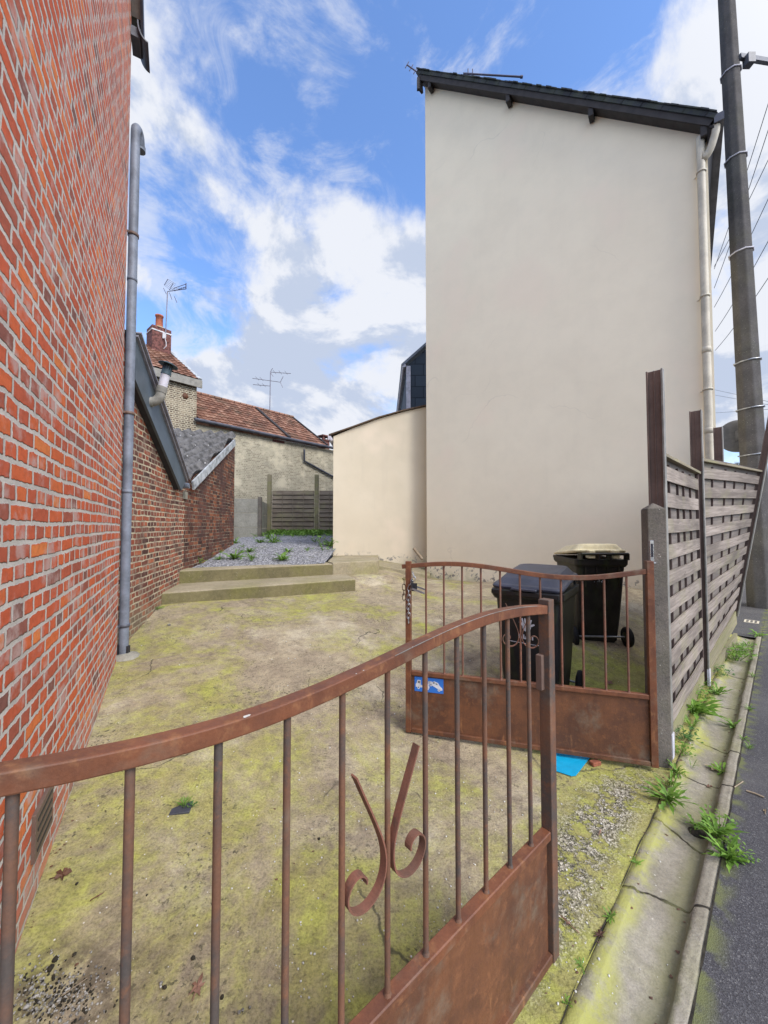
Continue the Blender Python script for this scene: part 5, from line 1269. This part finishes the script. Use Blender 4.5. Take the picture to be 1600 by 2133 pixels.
def weed(px,py,r,kind,label,grp,mat='leafg',f=gz,n=None,seed=0,base=None):
    rg=random.Random(int(px*13+py*7)+seed); c=base or G(px,py,f); m=MB()
    if kind=='rosette':
        for k in range(int((n or 14)*1.7)):
            a=rg.uniform(0,2*PI); leaf_strip(m,c+Vector((rg.uniform(-.12,.12)*r,rg.uniform(-.12,.12)*r,0)),(math.cos(a),math.sin(a),0),r*rg.uniform(.45,1.15),r*rg.uniform(.06,.10),rg.uniform(.35,1.35),rg.uniform(.1,.55),1,rg)
    elif kind=='tuft':
        for k in range(n or 22):
            a=rg.uniform(0,2*PI); o=Vector((rg.uniform(-.2,.2)*r,rg.uniform(-.2,.2)*r,0)); leaf_strip(m,c+o,(math.cos(a),math.sin(a),0),r*rg.uniform(.6,1.2),r*.045,rg.uniform(.7,1.4),rg.uniform(.1,.45),0,rg)
    else:
        for k in range(n or 60):
            a=rg.uniform(0,2*PI); rr_=r*math.sqrt(rg.random())*.8; h=r*rg.uniform(.1,.95)*(1-rr_/r*.4)
            o=c+Vector((math.cos(a)*rr_,math.sin(a)*rr_,h)); 
            if k%4==0: m.tube([c+Vector((math.cos(a)*rr_*.3,math.sin(a)*rr_*.3,0)),o],r*.012,4,caps=False)
            b=rg.uniform(0,2*PI); leaf_strip(m,o,(math.cos(b),math.sin(b),0),r*rg.uniform(.16,.30),r*.075,rg.uniform(-.2,.5),.2,0,rg)
    return tag(m.build('weed',MT[mat]),label,'weed',grp)
GS='weeds along the street gutter'; GG='small weeds growing in the gravel'
weed(1398,1640,.10,'tuft','grass blades behind the large dandelion by the gate post',GS,n=30)
def wb(t):
    q=Vector((a2.x,a2.y,0)).lerp(Vector((b_bot.x,b_bot.y,0)),t)+nf2*.09; q.z=.005; return q
weed(1392,1668,.15,'rosette','large dandelion weed at the foot of the concrete gate post',GS,n=20)
weed(1372,1592,.09,'tuft','grass tuft pressed against the base of the concrete gate post',GS)
weed(1428,1540,.12,'bush','bushy dark nettle clump by the first metal fence post',GS,'leafd')
weed(1445,1485,.24,'rosette','tall long-leaved dandelion leaning out under the first fence panel',GS,n=26)
weed(1463,1425,.12,'bush','leafy clump below the middle fence post',GS)
weed(1495,1447,.14,'rosette','spreading weed across the gutter below the middle fence post',GS,n=16)
weed(1508,1350,.20,'bush','bushy light green weed under the leaning fence panel',GS,n=110,base=wb(0.62))
weed(1530,1318,.14,'bush','far leafy weed near the pale drain grate',GS,base=wb(0.97))
weed(1578,1325,.14,'rosette','weed at the kerb end near the pole',GS)
weed(1505,1610,.10,'rosette','upright weed standing in a gutter crack',GS,n=9)
weed(1528,1516,.11,'rosette','weed in the kerb seam beside a tan leaf',GS,n=12)
weed(1411,1610,.10,'rosette','slim-leaved weed between the gate post and the first fence post',GS,n=12)
weed(1420,1572,.10,'bush','low leafy weed just right of the first metal fence post base',GS)
weed(1438,1512,.10,'tuft','grass blades under the lower edge of the first fence panel',GS)
weed(1458,1455,.13,'bush','leafy weed against the gravel board of the first fence panel',GS,n=80)
weed(1480,1402,.11,'bush','weed wrapped round the white sleeve of the middle post',GS)
weed(1490,1380,.12,'bush','weed just beyond the middle post',GS,'leafd',base=wb(0.22))
weed(1520,1335,.16,'bush','lush weed halfway under the leaning fence panel',GS,n=90,base=wb(0.8))
weed(1535,1305,.10,'tuft','grass tuft at the foot of the leaning post',GS,base=wb(1.06))
weed(1548,1540,.05,'rosette','little rosette on the kerb top',GS,n=8)
weed(1562,1480,.06,'tuft','small tuft at the asphalt edge',GS)
weed(1568,1410,.06,'tuft','tiny tuft at the asphalt edge farther on',GS)
weed(1566,1375,.05,'tuft','tiny green sprig by the kerb near the fence end',GS)
weed(1450,1722,.09,'rosette','broad-leaved weed in the gutter hole beside soil',GS,n=9)
weed(1500,1730,.10,'bush','leafy stems rising behind the kerb weeds',GS,n=50)
weed(1535,1785,.09,'bush','small-leaved weed creeping onto the asphalt',GS,n=60)
weed(1492,1742,.13,'rosette','feathery weed spilling over the kerb',GS,n=26)
weed(1518,1790,.115,'rosette','dense weed rosette on the kerb edge nearest the camera',GS,n=24)
weed(1560,1560,.05,'tuft','small moss tuft between kerb and asphalt',GS)
weed(1440,1600,.06,'tuft','small grass sprig in the cracked gutter edge',GS,n=8)
weed(1327,1800,.045,'rosette','tiny seedling in the yard seam above the gate end',GS,n=7)
weed(1272,1912,.040,'rosette','small round-leaved seedling in the yard seam',GS,n=9)
weed(1210,2012,.030,'rosette','tiny green seedling in the seam nearest the camera',GS,n=7)
weed(1180,2090,.030,'rosette','small seedling cluster at the bottom of the yard seam',GS,n=8)
c=G(378,1683)
weed(384,1678,.055,'tuft','grass tuft filling the dark square socket','weeds in the yard',n=30)
weed(400,1680,.045,'rosette','broad leaves at the right side of the square socket','weeds in the yard','leafd',n=7)
weed(326,1270,.10,'rosette','weed at the foot of the old brick wall by the lower step','weeds in the yard',n=12)
for i,(px,py,r,k) in enumerate(((428,1162,.13,'rosette'),(457,1166,.10,'rosette'),(487,1164,.20,'rosette'),(500,1152,.12,'bush'),(520,1150,.13,'rosette'),(522,1168,.16,'tuft'),(588,1168,.18,'rosette'),(600,1150,.13,'rosette'),(412,1176,.14,'tuft'),(490,1132,.16,'rosette'),(541,1131,.18,'rosette'),(570,1131,.2,'rosette'),(678,1146,.32,'bush'),(690,1138,.25,'rosette'),(460,1152,.08,'tuft'),(560,1122,.15,'rosette'),(640,1148,.09,'tuft'),(505,1140,.09,'tuft'),(656,1130,.12,'tuft'),(382,1180,.12,'tuft'))):
    weed(px,py,r*1.35,k,['flat green weed rosette in the grey gravel','spiky green weed in the grey gravel','leafy green clump in the grey gravel'][('rosette','tuft','bush').index(k)],GG,f=gravel_z,n=22)
rg=random.Random(21); m=MB()
for k in range(3200):
    x=rg.uniform(-4.4,.6); y=15.35-abs(rg.gauss(0,1.0)); z=gravel_z(x,y)
    if mnoise.noise(Vector((x*1.7,y*1.7,3)))<-.12 and y<15.0: continue
    a=rg.uniform(0,2*PI); leaf_strip(m,Vector((x,y,z)),(math.cos(a),math.sin(a),0),rg.uniform(.14,.36),rg.uniform(.012,.028),rg.uniform(.6,1.3),.3,0,rg)
tag(m.build('grass',MT['leafg'],origin=(0,0,0)),kind='stuff')
# soil in the broken gutter hole
c=G(1452,1735); m=MB(); m.lathe(c+Vector((0,0,-.006)),[(.05,0),(.035,.012),(.015,.018),(0,.02)],10); tag(m.build('soil',MT['soil']),kind='stuff')

# ------------------------------------------------------------ world, sun, camera
w=bpy.data.worlds.new('World'); SC.world=w; w.use_nodes=True
W=M.__new__(M); W.t=w.node_tree; W.m=None
W.tc=W.n('TexCoord'); dirv=W.tc.outputs['Generated']
sky=W.n('TexSky',sky_type='NISHITA'); sky.sun_disc=False; sky.sun_elevation=R(44); sky.sun_rotation=R(133); sky.air_density=1; sky.dust_density=.6; sky.ozone_density=1.6
def D(px,py): return tuple(ray(px,py).normalized())
st=W.vmath('MULTIPLY',dirv,(1,1,1.35))
n1=W.noise(st,2.6,10,.60,.45); n2_=W.noise(W.vmath('ADD',st,(3.1,1.7,.4)),6.5,8,.62,.5)
n1s=W.noise(W.vmath('ADD',st,(.05,-.03,.07)),2.6,10,.60,.45)
mask=W.math('ADD',W.math('MULTIPLY',n1,.92),W.math('MULTIPLY',n2_,.40)); mask=W.math('SUBTRACT',mask,.16)
blobs=[((640,480),.26,.06),((800,380),.16,.05),((320,170),.13,.09),((560,590),.10,.06),((720,520),.13,.06),((420,740),.20,.10),((560,760),.16,.08),((790,770),.22,.12),((420,880),.3,.08),((930,60),.14,.07),((1400,60),.12,.14),((1530,420),.28,.16),((520,420),.10,.04),((320,520),.06,.07),((1700,900),.5,.12),
       ((440,600),.10,-.13),((400,470),.09,-.11),((600,675),.13,-.17),((740,650),.10,-.12),((660,130),.11,-.09),((480,50),.10,-.10),((1090,60),.22,-.20),((370,480),.07,-.08),((540,300),.07,-.09),((430,240),.07,-.06),((700,300),.06,-.06),((1200,180),.14,-.14),((340,650),.08,-.12),((780,130),.06,-.05),((850,620),.05,-.05),((740,430),.09,-.07),((830,290),.07,-.06),((620,400),.06,-.05),((880,150),.05,-.04)]
for (px,py),rad,wt in blobs:
    dd=W.vmath('DOT_PRODUCT',dirv,D(px,py)); k=W.mr(dd,math.cos(rad*1.7),1.0,0,wt)
    mask=W.math('ADD',mask,k)
cm=W.mr(mask,.455,.64)
wn=W.noise(W.vmath('MULTIPLY',dirv,(2.2,1.0,4.2)),2.4,9,.66,.7)
wsp=W.math('MULTIPLY',W.mr(W.math('ADD',wn,W.math('MULTIPLY',W.math('SUBTRACT',mask,.45),.6)),.44,.70),.62)
cm=W.math('MAXIMUM',cm,wsp)
n3=W.noise(W.vmath('ADD',st,(.7,.2,-.5)),3.2,6,.55,.2)
shade=W.mr(W.math('ADD',mask,W.math('ADD',W.math('MULTIPLY',W.math('SUBTRACT',n3,.5),.6),W.math('MULTIPLY',W.math('SUBTRACT',n1s,n1),2.6))),.60,.80)
K=10.
ccol=W.mix((.565*K,.585*K,.635*K),(.36*K,.415*K,.53*K),W.math('MULTIPLY',shade,.95))
rear_fill=W.mr(W.vmath('DOT_PRODUCT',dirv,Vector((.45,-.75,.5)).normalized()[:]),.1,.95,1,2.9)  # added fill: unseen clouds behind the camera brightened and warmed for the house wall
vsc=W.n('VectorMath',operation='SCALE'); W.put(vsc.inputs[0],ccol); W.put(vsc.inputs['Scale'],rear_fill); ccol=W.vmath('MULTIPLY',vsc.outputs[0],W.mix((1,1,1),(1.12,1.0,.84),W.mr(rear_fill,1.,1.7)))
skc=W.vmath('MULTIPLY',sky.outputs[0],(1.5,1.78,2.2))
skyc=W.mix(skc,ccol,cm)
bg=w.node_tree.nodes['Background']; W.t.links.new(skyc,bg.inputs[0]); bg.inputs[1].default_value=.1
SUN=dict(el=44,az=133)
sun=bpy.data.lights.new('sun','SUN'); sun.energy=2.2; sun.angle=R(28); sun.color=(1,.95,.87)
so=bpy.data.objects.new('sun',sun); COL.objects.link(so)
azr=R(SUN['az']); dv=Vector((math.sin(azr)*math.cos(R(44)),math.cos(azr)*math.cos(R(44)),math.sin(R(44))))
so.rotation_euler=dv.to_track_quat('Z','Y').to_euler(); so.location=(20,-10,20)
cam=bpy.data.cameras.new('camera'); cam.sensor_fit='HORIZONTAL'; cam.sensor_width=36; cam.lens=18; cam.clip_start=.02; cam.clip_end=1000
co=bpy.data.objects.new('camera',cam); COL.objects.link(co); co.location=(0,0,H); co.rotation_euler=(PI/2+PITCH,0,0); SC.camera=co
vs=SC.view_settings; vs.view_transform='Standard'; vs.look='None'; vs.exposure=.6; vs.gamma=1; vs.use_curve_mapping=False
